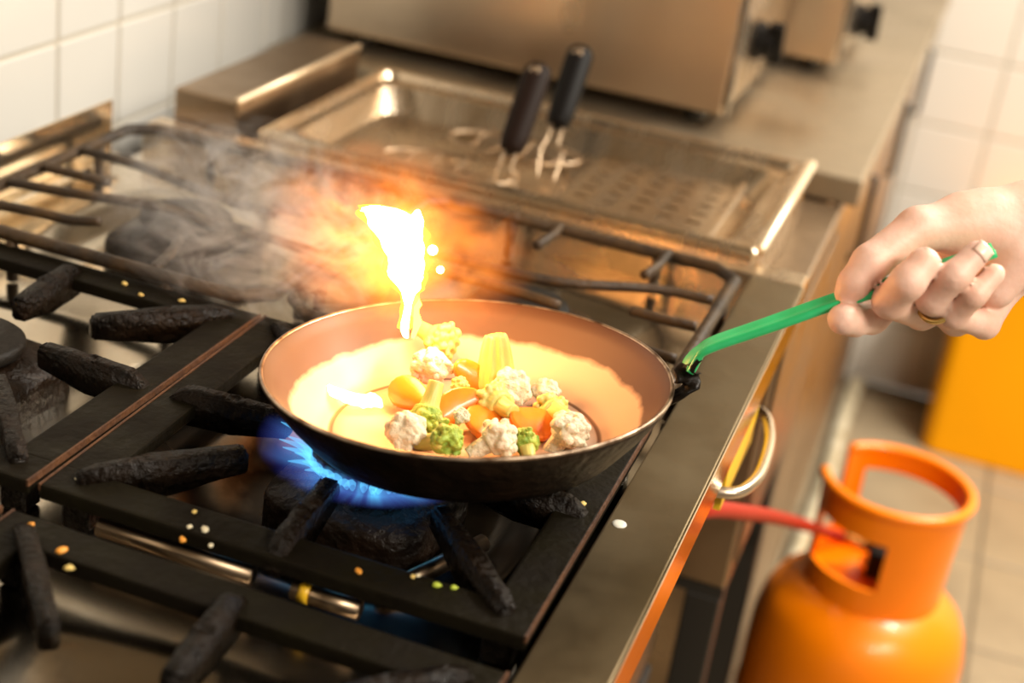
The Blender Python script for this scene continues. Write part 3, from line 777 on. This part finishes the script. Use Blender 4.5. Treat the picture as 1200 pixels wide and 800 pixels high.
def floret_mesh(seed, r, stalk, crown_m, stalk_m, bump=0.17):
    rg = np.random.default_rng(seed); K = 75
    dirs = rg.normal(size=(K, 3)); dirs[:, 2] = np.abs(dirs[:, 2]) * 0.9 + 0.05; dirs /= np.linalg.norm(dirs, axis=1)[:, None]
    cen = dirs * r * 0.66 * rg.uniform(0.85, 1.25, (K, 1)); rad = r * rg.uniform(bump * 0.8, bump * 1.25, K)

    def fcrown(p):
        f = np.linalg.norm(p, axis=1) - r * 0.62
        for c, q in zip(cen, rad): f = smin(f, np.linalg.norm(p - c, axis=1) - q, r * 0.035)
        return np.maximum(f, -(p[:, 2] + r * 0.35))

    def fst(p):
        f = cone_seg(p, (0, 0, -stalk), (0, 0, 0), r * 0.30, r * 0.42)
        for a in range(4):
            an = a * 1.6 + seed; f = smin(f, cone_seg(p, (0, 0, -stalk * 0.45), (r * .55 * math.cos(an), r * .55 * math.sin(an), r * 0.1), r * 0.2, r * 0.2), r * 0.08)
        return np.maximum(f, -(p[:, 2] + stalk))
    h = r / 14
    a = nets_mesh('crown', fcrown, (-r * 1.15,) * 3, (r * 1.15,) * 3, h); a.materials.append(crown_m)
    b = nets_mesh('stalk', fst, (-r * 1.05, -r * 1.05, -stalk - 2 * h), (r * 1.05, r * 1.05, r * .6), h * 1.1); b.materials.append(stalk_m)
    return a, b


FL = {'c1': floret_mesh(1, 0.0115, 0.014, M_CAULI, M_CAULI), 'c2': floret_mesh(2, 0.0105, 0.010, M_CAULI, M_CAULI, 0.20),
      'y1': floret_mesh(3, 0.0105, 0.020, M_STALK, M_STALK, 0.15), 'y2': floret_mesh(5, 0.0120, 0.014, M_STALK, M_STALK, 0.16),
      'b1': floret_mesh(4, 0.0115, 0.016, M_BROC, M_STALK, 0.13)}


def floret(key, name, label, px, py, lift, s, rot, cat, group):
    f = tag(empty(name, on_pan(px, py, lift)), label, cat, group); f.rotation_euler = [math.radians(a) for a in rot]; s *= 1.22; f.scale = (s, s, s)
    link('crown', FL[key][0], None, f); link('stalk', FL[key][1], None, f)
    return f


def upright_mesh():
    def f1(p):
        t = np.clip((p[:, 2] + .012) / .034, 0, 1); an = np.arctan2(p[:, 1], p[:, 0])
        r = 0.0118 * (1 - t) ** 0.8 + 0.0052 * t + 0.0007 * np.sin(an * 9) - 0.002 * np.clip((0.18 - t) / .18, 0, 1)
        return np.maximum(np.maximum((np.hypot(p[:, 0], p[:, 1] * 1.25) - r) * 0.8, p[:, 2] - .022 - 0.15 * p[:, 0]), -(p[:, 2] + .012))
    a = nets_mesh('stalk', f1, (-.014, -.014, -.014), (.014, .014, .026), 0.0009); a.materials.append(M_STALK)
    rg = np.random.default_rng(11); cen = rg.normal(size=(30, 3)) * .006; cen[:, 2] = -.012 + rg.uniform(-.003, .003, 30); cen[:, :2] *= 1.1

    def f2(p):
        f = np.full(len(p), 1.0)
        for c in cen: f = smin(f, np.linalg.norm(p - c, axis=1) - .0032, .001)
        return f
    b = nets_mesh('crown', f2, cen.min(0) - .006, cen.max(0) + .006, 0.0010); b.materials.append(M_BROC)
    return b, a


def carrot(label, px, py, lift, a, b, t, rot, seed):
    rg = np.random.default_rng(seed); bm = bmesh.new(); N = 18; th0 = rg.uniform(0, 6)
    pr = [(0.0, -t / 2), (0.88, -t / 2), (0.98, -t * 0.32), (1.0, 0), (0.98, t * 0.32), (0.88, t / 2), (0.0, t / 2)]
    lathe(bm, [(k, z_) for k, z_ in pr], N)
    for v in bm.verts:
        an = math.atan2(v.co.y, v.co.x); w = 1 + 0.10 * math.sin(2 * an + th0) + 0.06 * math.sin(3 * an + 2 * th0)
        v.co.x *= a * w; v.co.y *= b * w; v.co.z += 0.06 * v.co.x * math.sin(th0) + 12 * v.co.x ** 2
    o = fin('carrot_slice', bm, M_CARROT, None, True, on_pan(px, py, lift)); o.rotation_euler = [math.radians(q) for q in rot]
    return tag(o, label, 'carrot', 'carrot pieces in the pan')


GC, GY = 'cauliflower florets in the pan', 'pale yellow green florets in the pan'
floret('y2', 'cauliflower_stalk_piece', 'blocky pale yellow floret at the back of the pile, nearest the flame', 514, 398, 0.030, 1.15, (95, 20, 70), 'cauliflower', GY)
FL['up'] = upright_mesh()
floret('up', 'upright_floret', 'tall pointed yellow green floret standing upright on the pile', 581, 438, 0.0185, 1.0, (-12, -7, 20), 'cauliflower', GY)
floret('c1', 'cauliflower_floret', 'rounded white cauliflower floret below the blocky yellow piece', 507, 431, 0.021, 1.12, (38, -8, 10), 'cauliflower', GC)
carrot('orange red curved carrot piece leaning against the upright floret', 552, 440, 0.018, 0.014, 0.010, 0.006, (60, 20, 35), 1)
carrot('large bright orange carrot piece in the middle of the pile', 533, 477, 0.014, 0.0165, 0.012, 0.007, (48, -18, 60), 2)
carrot('orange carrot slice at the side of the pile nearest the lying flame', 480, 462, 0.011, 0.0145, 0.012, 0.006, (35, 15, -30), 3)
floret('b1', 'broccoli_floret', 'green broccoli floret with pale branching stalk lying between two carrot pieces', 500, 487, 0.012, 1.15, (150, 25, 40), 'broccoli', 'broccoli in the pan')
floret('y2', 'branched_floret', 'branched yellow green floret lying on its side in mid pile', 582, 473, 0.015, 1.1, (100, 10, 235), 'cauliflower', GY)
floret('c2', 'cauliflower_floret', 'broad white cauliflower floret behind the branched yellow green one', 598, 457, 0.012, 1.2, (25, 30, 0), 'cauliflower', GC)
floret('c2', 'cauliflower_floret', 'small white cauliflower floret apart on the handle side, at the back', 640, 461, 0.009, 0.85, (20, -15, 50), 'cauliflower', GC)
floret('y1', 'branched_floret', 'pale fan shaped floret on the handle side of the pile', 648, 482, 0.010, 1.1, (112, 0, 215), 'cauliflower', GY)
floret('c1', 'cauliflower_floret', 'white knobbly cauliflower floret at the handle end of the pile', 664, 507, 0.011, 1.15, (25, 20, 80), 'cauliflower', GC)
floret('c1', 'cauliflower_floret', 'white cauliflower floret against the near pan wall, mid pile', 580, 515, 0.012, 1.1, (55, -20, 140), 'cauliflower', GC)
carrot('soft orange carrot slice lying under the fan shaped floret', 625, 497, 0.008, 0.017, 0.013, 0.006, (18, 10, 20), 4)
floret('b1', 'broccoli_floret', 'yellowish broccoli floret between two white florets at the near wall', 617, 520, 0.009, 0.85, (70, 30, 200), 'broccoli', 'broccoli in the pan')
floret('b1', 'broccoli_floret', 'bright green broccoli floret against the near pan wall', 520, 516, 0.011, 1.05, (60, -30, 95), 'broccoli', 'broccoli in the pan')
floret('c2', 'cauliflower_floret', 'pale cauliflower floret at the near wall on the lying flame side', 478, 507, 0.010, 1.15, (40, -25, 20), 'cauliflower', GC)
carrot('flat orange carrot slice at the pan floor before the branched floret', 566, 497, 0.008, 0.015, 0.0125, 0.006, (25, -10, 80), 5)
floret('c2', 'cauliflower_floret', 'tiny white cauliflower crumb lodged beside the large carrot piece', 540, 489, 0.019, 0.5, (20, 10, 30), 'cauliflower', GC)
floret('y2', 'floret_tip', 'tiny yellow green floret tip tucked beside the round white cauliflower', 538, 452, 0.018, 0.5, (30, 40, 0), 'cauliflower', GY)

# crumbs on the grates and rail
CR_ = [(605, 262, .929, 'y'), (214, 632, .929, 'o'), (247, 639, .929, 'w'), (222, 617, .929, 'w'), (240, 620, .929, 'w'), (228, 599, .929, 'y'), (92, 560, .929, 'w'), (124, 560, .929, 'y'), (36, 614, .929, 'o'), (72, 645, .9385, 'o'), (81, 665, .9385, 'y'),
       (490, 674, .929, 'w'), (484, 675, .929, 'y'), (512, 685, .929, 'g'), (532, 688, .929, 'g'), (420, 669, .929, 'o'), (146, 332, .929, 'y'), (165, 345, .929, 'y'), (213, 352, .929, 'y'), (120, 372, .929, 'y'), (683, 590, .929, 'y')]
cm = {}
for c, m in (('y', M_CRUMB), ('o', mat('orange_crumb', (0.75, 0.30, 0.03), 0.5)), ('w', mat('pale_crumb', (0.75, 0.66, 0.45), 0.5)), ('g', M_CRUMBG)):
    bm = bmesh.new(); bmesh.ops.create_icosphere(bm, subdivisions=2, radius=0.0019)
    for v in bm.verts: v.co = Vector((v.co.x * 1.4, v.co.y, v.co.z * 0.65)) * random.uniform(0.8, 1.2)
    me = bpy.data.meshes.new('crumb'); bm.to_mesh(me); bm.free(); me.materials.append(m); cm[c] = me
    for p in me.polygons: p.use_smooth = True
LABC = {'y': 'tiny yellow fried crumb lying on the iron grates', 'o': 'tiny orange crumb lying on the iron grates', 'w': 'tiny pale crumb lying on the iron grates', 'g': 'tiny green herb crumb on the pan grate'}
for px, py, zz, c in CR_[1:]:
    d = P(px, py, 1) - CAM; loc = CAM + d * ((zz - CAM.z) / d.z)
    o = link('food_crumb', cm[c], None); o.location = loc; o.rotation_euler = (0, 0, random.uniform(0, 6)); o.scale = (random.uniform(.7, 1.3),) * 3
    tag(o, LABC[c], 'crumb', {'y': 'yellow', 'o': 'orange', 'w': 'pale', 'g': 'green'}[c] + ' crumbs on the grates')


# ================================================================== HAND
def build_hand():
    T = 0.915

    def q(px, py, dt): return np.array(P(px, py, T + dt))
    mm = 0.001
    # chains: (points, radii); nearer the camera = smaller depth
    thumb = [(q(1150, 262, .024), .0185), (q(1076, 268, .012), .0132), (q(1020, 308, .002), .0112), (q(1001, 333, .002), .0098), (q(993, 344, .004), .0078)]
    index = [(q(1100, 300, .058), .0125), (q(1060, 338, .052), .0108), (q(1022, 372, .034), .0100), (q(1001, 375, .012), .0097), (q(988, 374, -.004), .0094)]
    middle = [(q(1120, 315, .058), .0125), (q(1080, 366, .034), .0106), (q(1043, 353, -.006), .0103), (q(1064, 330, -.024), .0103), (q(1083, 308, -.022), .0094)]
    ring = [(q(1148, 322, .054), .0122), (q(1120, 374, .030), .0100), (q(1092, 351, -.008), .0089), (q(1119, 323, -.024), .0087), (q(1145, 297, -.022), .0078)]
    pinky = [(q(1178, 332, .046), .0112), (q(1154, 380, .028), .0088), (q(1118, 370, -.002), .0077), (q(1142, 345, -.018), .0073), (q(1165, 321, -.016), .0066)]
    palm = [(q(1215, 268, .036), .0235, q(1110, 302, .052), .0160), (q(1215, 275, .034), .0235, q(1150, 312, .050), .0165), (q(1220, 285, .032), .0230, q(1172, 325, .044), .0150),
            (q(1205, 255, .030), .0215, q(1130, 262, .024), .0185), (q(1190, 300, .020), .0170, q(1168, 338, .022), .0120)]
    arm = [(q(1205, 270, .034), .0270), (q(1270, 255, .036), .0262), (q(1360, 238, .040), .0300), (q(1560, 198, .052), .0380), (q(1760, 150, .070), .0420)]
    allp = np.array([c[0] for ch in (thumb, index, middle, ring, pinky, arm) for c in ch])

    def chain(p, ch, k=0.006):
        f = None
        for (a, ra), (b, rb) in zip(ch, ch[1:]):
            g = cone_seg(p, a, b, ra, rb); f = g if f is None else smin(f, g, k)
        return f

    def fn(p):
        base = chain(p, arm, 0.02)
        for a, ra, b, rb in palm: base = smin(base, cone_seg(p, a, b, ra, rb), 0.010)
        out = smin(base, chain(p, thumb, .004), 0.010)
        fs = [chain(p, c, .0035) for c in (index, middle, ring, pinky)]
        fg = fs[0]
        for f in fs[1:]: fg = smin(fg, f, 0.0008)
        root = smin(base, fg, 0.006)
        near = np.minimum(out, fg)
        # fingers melt into the palm only at their roots (far side), tips just rest on it
        depth = (p - np.array(CAM)) @ np.array(CF)
        w = np.clip((depth - (T + .022)) / .02, 0, 1)
        return np.minimum(out, fg) * (1 - w) + smin(out, fg, 0.008) * w
    lo = allp.min(0) - .045; hi = allp.max(0) + .045
    me = nets_mesh('hand', fn, lo, hi, 0.0021)
    me.materials.append(M_SKIN)
    root = tag(empty('person', Vector(arm[0][0].tolist())), 'bare right hand gripping the green pan handle, thumb on top', 'person')
    inv = -root.location
    o = link('hand', me, None, root); o.location = inv
    sm = o.modifiers.new('smooth', 'SMOOTH'); sm.factor = 0.5; sm.iterations = 3
    # nails: middle and ring finger tips, thumb
    for (pa, pb, r_, sc) in ((middle[3], middle[4], .0092, 1.0), (ring[3], ring[4], .0088, 0.9)):
        a, b = Vector(pa[0].tolist()), Vector(pb[0].tolist()); ax = (b - a).normalized()
        nrm = (-CF * 0.55 - CR * 0.55 - CU * 0.6); nrm = (nrm - ax * nrm.dot(ax)).normalized()
        bm = bmesh.new(); s = ax.cross(nrm)
        gridv = [[bm.verts.new(b + ax * (-.003 + .010 * i / 5) * sc * 0.9 + s * math.sin((j / 5 - .5) * 1.5) * r_ * .95 + nrm * (math.cos((j / 5 - .5) * 1.5) * r_ * 0.93 + .0004 - 0.0016 * (i / 5) ** 2)) for j in range(6)] for i in range(6)]
        for i in range(5):
            for j in range(5): bm.faces.new((gridv[i][j], gridv[i + 1][j], gridv[i + 1][j + 1], gridv[i][j + 1]))
        no = fin('fingernail', bm, M_NAIL, root, True); no.location = inv
        md = no.modifiers.new('t', 'SOLIDIFY'); md.thickness = 0.0006
    # gold ring round the ring finger, below its middle joint
    a, b = Vector(ring[1][0].tolist()), Vector(ring[2][0].tolist()); ax = (b - a).normalized(); c = a + (b - a) * 0.80
    s = ax.cross(Vector((0, 0, 1))).normalized(); u = s.cross(ax)
    bm = bmesh.new(); tube(bm, [c + (s * math.cos(2 * math.pi * i / 28) + u * math.sin(2 * math.pi * i / 28)) * .0108 for i in range(28)], 0.0019, 8, closed=True)
    o = fin('finger_ring', bm, M_GOLD, root, True); o.location = inv; o['label'] = 'gold ring'
    return root


build_hand()


# ================================================================== FLAMES
def loft_flame(secs, n=18, depth=0.7, wob=0.0):
    """sections (point, half width) stacked into a soft closed body"""
    bm = bmesh.new(); rings = []; side = Vector((CR.x, CR.y, 0)).normalized(); back = Vector((-side.y, side.x, 0))
    pts = smooth_path([s[0] for s in secs], 4); K = len(pts)
    rr = np.interp(np.linspace(0, len(secs) - 1, K), range(len(secs)), [s[1] for s in secs])
    for i, p in enumerate(pts):
        ring_ = []
        for j in range(n):
            a = 2 * math.pi * j / n; w = 1 + wob * math.sin(3 * a + i * 0.9) + wob * .6 * math.sin(5 * a - i * .6)
            ring_.append(bm.verts.new(p + float(rr[i]) * w * (side * math.cos(a) + back * depth * math.sin(a))))
        rings.append(ring_)
    for A, B in zip(rings, rings[1:]):
        for j in range(n): bm.faces.new((A[j], A[(j + 1) % n], B[(j + 1) % n], B[j]))
    bm.faces.new(rings[0][::-1]); bm.faces.new(rings[-1])
    return bm


G_HOT = glow('white_hot_flame', (1.0, 0.66, 0.20), 26.0)
G_YEL = glow('yellow_flame', (1.0, 0.55, 0.05), 7.0)
FT = 1.015
prof = [(432, 244, 1), (445, 246, 20), (455, 252, 30), (464, 268, 30), (471, 286, 25), (476, 304, 21), (475, 320, 21), (478, 334, 15), (479, 344, 8), (478, 358, 4), (476, 372, 4.5), (474, 384, 5), (476, 395, 3)]
fl = tag(empty('tall_flame', P(476, 396, FT)), 'tall white hot flame leaping over the far edge of the pan', 'flame'); inv = -fl.location
bm = loft_flame([(P(x, y, FT), hw * FT / FPX) for x, y, hw in prof], wob=0.07); o = fin('flame_core', bm, G_HOT, fl, True); o.location = inv
bm = loft_flame([(P(x, y, FT), (hw * 1.05 + 3.5) * FT / FPX) for x, y, hw in prof[1:-1]], wob=0.11); o = fin('flame_fringe', bm, glow('yellow_fringe_flame', (1.0, 0.50, 0.04), 3.0, 0.35), fl, True); o.location = inv
# hooked tip to the wall side and tongue to the other
for tip in ([(470, 262, 14), (452, 254, 13), (436, 248, 9), (425, 247, 3)], [(480, 300, 12), (484, 275, 12), (487, 258, 9), (490, 246, 2)]):
    bm = loft_flame([(P(x, y, FT), hw * FT / FPX) for x, y, hw in tip], wob=0.05); o = fin('flame_tongue', bm, G_HOT, fl, True); o.location = inv
bm = loft_flame([(P(x, y, FT + .004), hw * FT / FPX) for x, y, hw in [(487, 346, 2), (489, 356, 5), (486, 366, 4), (490, 376, 5), (486, 388, 3), (484, 396, 2)]], wob=0.2); o = fin('flame_thread', bm, G_YEL, fl, True); o.location = inv
for x, y, r_ in ((507, 293, 6.5), (516, 316, 5)):
    bm = bmesh.new(); bmesh.ops.create_icosphere(bm, subdivisions=2, radius=r_ * FT / FPX); o = fin('spark', bm, glow('spark_flame', (1.0, 0.72, 0.22), 9.0), fl, True); o.location = inv + P(x, y, FT)
L = bpy.data.lights.new('tall_flame_light', 'POINT'); L.energy = 1.0; L.color = (1.0, 0.42, 0.14); L.shadow_soft_size = 0.022
o = bpy.data.objects.new('tall_flame_light', L); COL.objects.link(o); o.location = P(515, 340, FT - 0.02)

lf = tag(empty('lying_flame', on_pan(405, 462, 0.006)), 'short yellow white flame licking along the pan floor', 'flame'); inv = -lf.location
sec = [(365, 442, 1.2), (376, 450, 4), (392, 459, 7), (410, 466, 7.5), (426, 470, 8.5), (438, 469, 9.5), (447, 476, 2.5)]
bm = bmesh.new(); tube(bm, smooth_path([on_pan(x, y, 0.0045 + r_ * 0.0003) for x, y, r_ in sec], 4), list(np.interp(np.linspace(0, 6, 25), range(7), [r_ * 0.95 / FPX for _, _, r_ in sec])), 12)
for v in bm.verts: v.co += Vector((random.uniform(-1, 1), random.uniform(-1, 1), random.uniform(-1, 1))) * 0.0005
o = fin('flame_core', bm, glow('lying_flame_glow', (1.0, 0.62, 0.16), 8.0), lf, True); o.location = inv
L = bpy.data.lights.new('lying_flame_light', 'POINT'); L.energy = 0.05; L.color = (1.0, 0.42, 0.08); L.shadow_soft_size = 0.012
o = bpy.data.objects.new('lying_flame_light', L); COL.objects.link(o); o.location = on_pan(412, 452, 0.022)

# blue gas flame round the lit burner
gf = tag(empty('gas_flame', (-0.0535, -0.011, 0.92)), 'blue gas flame ring burning under the pan', 'flame')
G_CYAN = glow('cyan_gas_flame', (0.12, 0.55, 0.95), 1.6, 0.16)
for k in range(48):
    a = 2 * math.pi * (k + random.uniform(-.3, .3)) / 48; c, s = math.cos(a), math.sin(a); j = random.uniform(0.6, 1.2)
    pts = [Vector((c * (0.038 + d_ * 0.022 * j), s * (0.038 + d_ * 0.022 * j), h_)) for d_, h_ in ((0, 0), (0.15, 0.006), (0.45, 0.0105), (1.0, 0.0140))]
    bm = bmesh.new(); tube(bm, smooth_path(pts, 3), list(np.interp(np.linspace(0, 3, 10), range(4), [.001, .0026, .0018, 0.0003])), 8); fin('flame_tongue', bm, G_CYAN, gf, True)
# the soft blue veil round the tongues: burning gas spreading under the pan
bm = bmesh.new(); lathe(bm, [(0.037, -0.002), (0.058, 0.004), (0.074, 0.010), (0.076, 0.0155), (0.058, 0.0155), (0.04, 0.012)], 48, close=True)
vm = bpy.data.materials.new('blue_gas_veil'); vm.use_nodes = True; nt = vm.node_tree
for n_ in list(nt.nodes): nt.nodes.remove(n_)
out = nt.nodes.new('ShaderNodeOutputMaterial'); tc = nt.nodes.new('ShaderNodeTexCoord'); sp_ = nt.nodes.new('ShaderNodeVectorMath'); sp_.operation = 'MULTIPLY'; sp_.inputs[1].default_value = (1, 1, 0)
nt.links.new(tc.outputs['Object'], sp_.inputs[0])
ln = nt.nodes.new('ShaderNodeVectorMath'); ln.operation = 'LENGTH'; nt.links.new(sp_.outputs[0], ln.inputs[0])
nrm = nt.nodes.new('ShaderNodeVectorMath'); nrm.operation = 'NORMALIZE'; nt.links.new(sp_.outputs[0], nrm.inputs[0])
nz = nt.nodes.new('ShaderNodeTexNoise'); nz.inputs['Scale'].default_value = 7.0; nz.inputs['Detail'].default_value = 3; nt.links.new(nrm.outputs[0], nz.inputs['Vector'])


def mr_(src, a, b, c=0.0, d=1.0):
    m_ = nt.nodes.new('ShaderNodeMapRange'); m_.inputs['From Min'].default_value = a; m_.inputs['From Max'].default_value = b; m_.inputs['To Min'].default_value = c; m_.inputs['To Max'].default_value = d
    nt.links.new(src, m_.inputs['Value']); return m_.outputs[0]


def mul_(a, b):
    m_ = nt.nodes.new('ShaderNodeMath'); m_.operation = 'MULTIPLY'; nt.links.new(a, m_.inputs[0])
    if isinstance(b, float): m_.inputs[1].default_value = b
    else: nt.links.new(b, m_.inputs[1])
    return m_.outputs[0]


st = mr_(nz.outputs['Fac'], 0.38, 0.66); fall_ = mr_(ln.outputs['Value'], 0.044, 0.074, 1.0, 0.0)
mx = nt.nodes.new('ShaderNodeMix'); mx.data_type = 'RGBA'; nt.links.new(mul_(st, fall_), mx.inputs['Factor']); mx.inputs['A'].default_value = (0.10, 0.10, 0.75, 1); mx.inputs['B'].default_value = (0.10, 0.60, 0.95, 1)
em = nt.nodes.new('ShaderNodeEmission'); nt.links.new(mx.outputs['Result'], em.inputs[0]); nt.links.new(mul_(mul_(fall_, mr_(nz.outputs['Fac'], 0.35, 0.68, 0.12, 1.0)), 40.0), em.inputs[1]); nt.links.new(em.outputs[0], out.inputs['Volume'])
fin('flame_veil', bm, vm, gf, True)


# ================================================================== FIRE HAZE AND SMOKE
def volume(name, label, cat, loc, radii, build, rot=(0, 0, 0)):
    bm = bmesh.new(); bmesh.ops.create_icosphere(bm, subdivisions=3, radius=1.0)
    m = bpy.data.materials.new(name); m.use_nodes = True; nt = m.node_tree
    for n in list(nt.nodes): nt.nodes.remove(n)
    out = nt.nodes.new('ShaderNodeOutputMaterial'); build(nt, out)
    o = fin(name, bm, m, None, True, loc); o.scale = radii; o.rotation_euler = rot
    o['kind'] = 'stuff'
    return tag(o, label, cat)


def mth(nt, op, a, b=None, c=None, clamp=False):
    n = nt.nodes.new('ShaderNodeMath'); n.operation = op; n.use_clamp = clamp
    for i, v in enumerate((a, b, c)):
        if v is None: continue
        if isinstance(v, (int, float)): n.inputs[i].default_value = v
        else: nt.links.new(v, n.inputs[i])
    return n.outputs[0]


def wisp(nt, scale, stretch, lo, hi, power, distort=1.5, detail=5, shift=0.0):
    tc = nt.nodes.new('ShaderNodeTexCoord')
    ln = nt.nodes.new('ShaderNodeVectorMath'); ln.operation = 'LENGTH'; nt.links.new(tc.outputs['Object'], ln.inputs[0])
    fall = mth(nt, 'SUBTRACT', 1.0, ln.outputs['Value'], clamp=True)
    mp = nt.nodes.new('ShaderNodeMapping'); mp.inputs['Scale'].default_value = stretch; mp.inputs['Location'].default_value = (shift, shift, shift); nt.links.new(tc.outputs['Object'], mp.inputs['Vector'])
    n = nt.nodes.new('ShaderNodeTexNoise'); n.inputs['Scale'].default_value = scale; n.inputs['Detail'].default_value = detail; n.inputs['Distortion'].default_value = distort
    nt.links.new(mp.outputs['Vector'], n.inputs['Vector'])
    mr = nt.nodes.new('ShaderNodeMapRange'); mr.inputs['From Min'].default_value = lo; mr.inputs['From Max'].default_value = hi; nt.links.new(n.outputs['Fac'], mr.inputs['Value'])
    return fall, mth(nt, 'MULTIPLY', mth(nt, 'POWER', fall, power), mr.outputs[0])


def fire(nt, out):
    fall, d = wisp(nt, 2.3, (1, 1, 1), 0.44, 0.66, 1.15, 1.6, 6)
    fall2 = mth(nt, 'POWER', fall, 2.2)
    tot = mth(nt, 'ADD', mth(nt, 'MULTIPLY', d, 55.0), mth(nt, 'MULTIPLY', fall2, 22.0))
    cr = nt.nodes.new('ShaderNodeMix'); cr.data_type = 'RGBA'; nt.links.new(mth(nt, 'MULTIPLY', d, 1.8, clamp=True), cr.inputs['Factor'])
    cr.inputs['A'].default_value = (1.0, 0.20, 0.02, 1); cr.inputs['B'].default_value = (1.0, 0.36, 0.06, 1)
    e = nt.nodes.new('ShaderNodeEmission'); nt.links.new(cr.outputs['Result'], e.inputs[0]); nt.links.new(tot, e.inputs[1]); nt.links.new(e.outputs[0], out.inputs['Volume'])


def halo(nt, out):
    fall, d = wisp(nt, 2.8, (1, 1, 1), 0.40, 0.70, 1.0, 1.2, 5, 1.7)
    tot = mth(nt, 'MULTIPLY', mth(nt, 'POWER', fall, 1.2), mth(nt, 'ADD', mth(nt, 'MULTIPLY', d, 260.0), 45.0))
    e = nt.nodes.new('ShaderNodeEmission'); e.inputs[0].default_value = (1.0, 0.36, 0.03, 1); nt.links.new(tot, e.inputs[1]); nt.links.new(e.outputs[0], out.inputs['Volume'])


def smoke(nt, out):
    fall, d = wisp(nt, 2.0, (1, 1, 1), 0.50, 0.68, 0.8, 3.2, 8, 3.1)
    tot = mth(nt, 'ADD', mth(nt, 'MULTIPLY', d, 48.0), mth(nt, 'MULTIPLY', fall, 2.0))
    v = nt.nodes.new('ShaderNodeVolumeScatter'); v.inputs['Color'].default_value = (1.0, 0.95, 0.90, 1); nt.links.new(tot, v.inputs['Density'])
    nt.links.new(v.outputs[0], out.inputs['Volume'])


ROT = (math.radians(-10), math.radians(8), YAW * -1)
volume('fire_haze', 'ragged orange fire haze drifting round the tall flame', 'fire', P(462, 286, 1.04), (0.100, 0.064, 0.072), fire, ROT)
volume('flame_halo', 'yellow orange glow of burning vapour hugging the tall flame', 'fire', P(470, 300, 1.02), (0.034, 0.028, 0.046), halo, ROT)
volume('cooking_smoke', 'thin pale smoke drifting from the flame towards the tiled wall', 'smoke', P(295, 255, 1.12), (0.125, 0.085, 0.075), smoke, ROT)
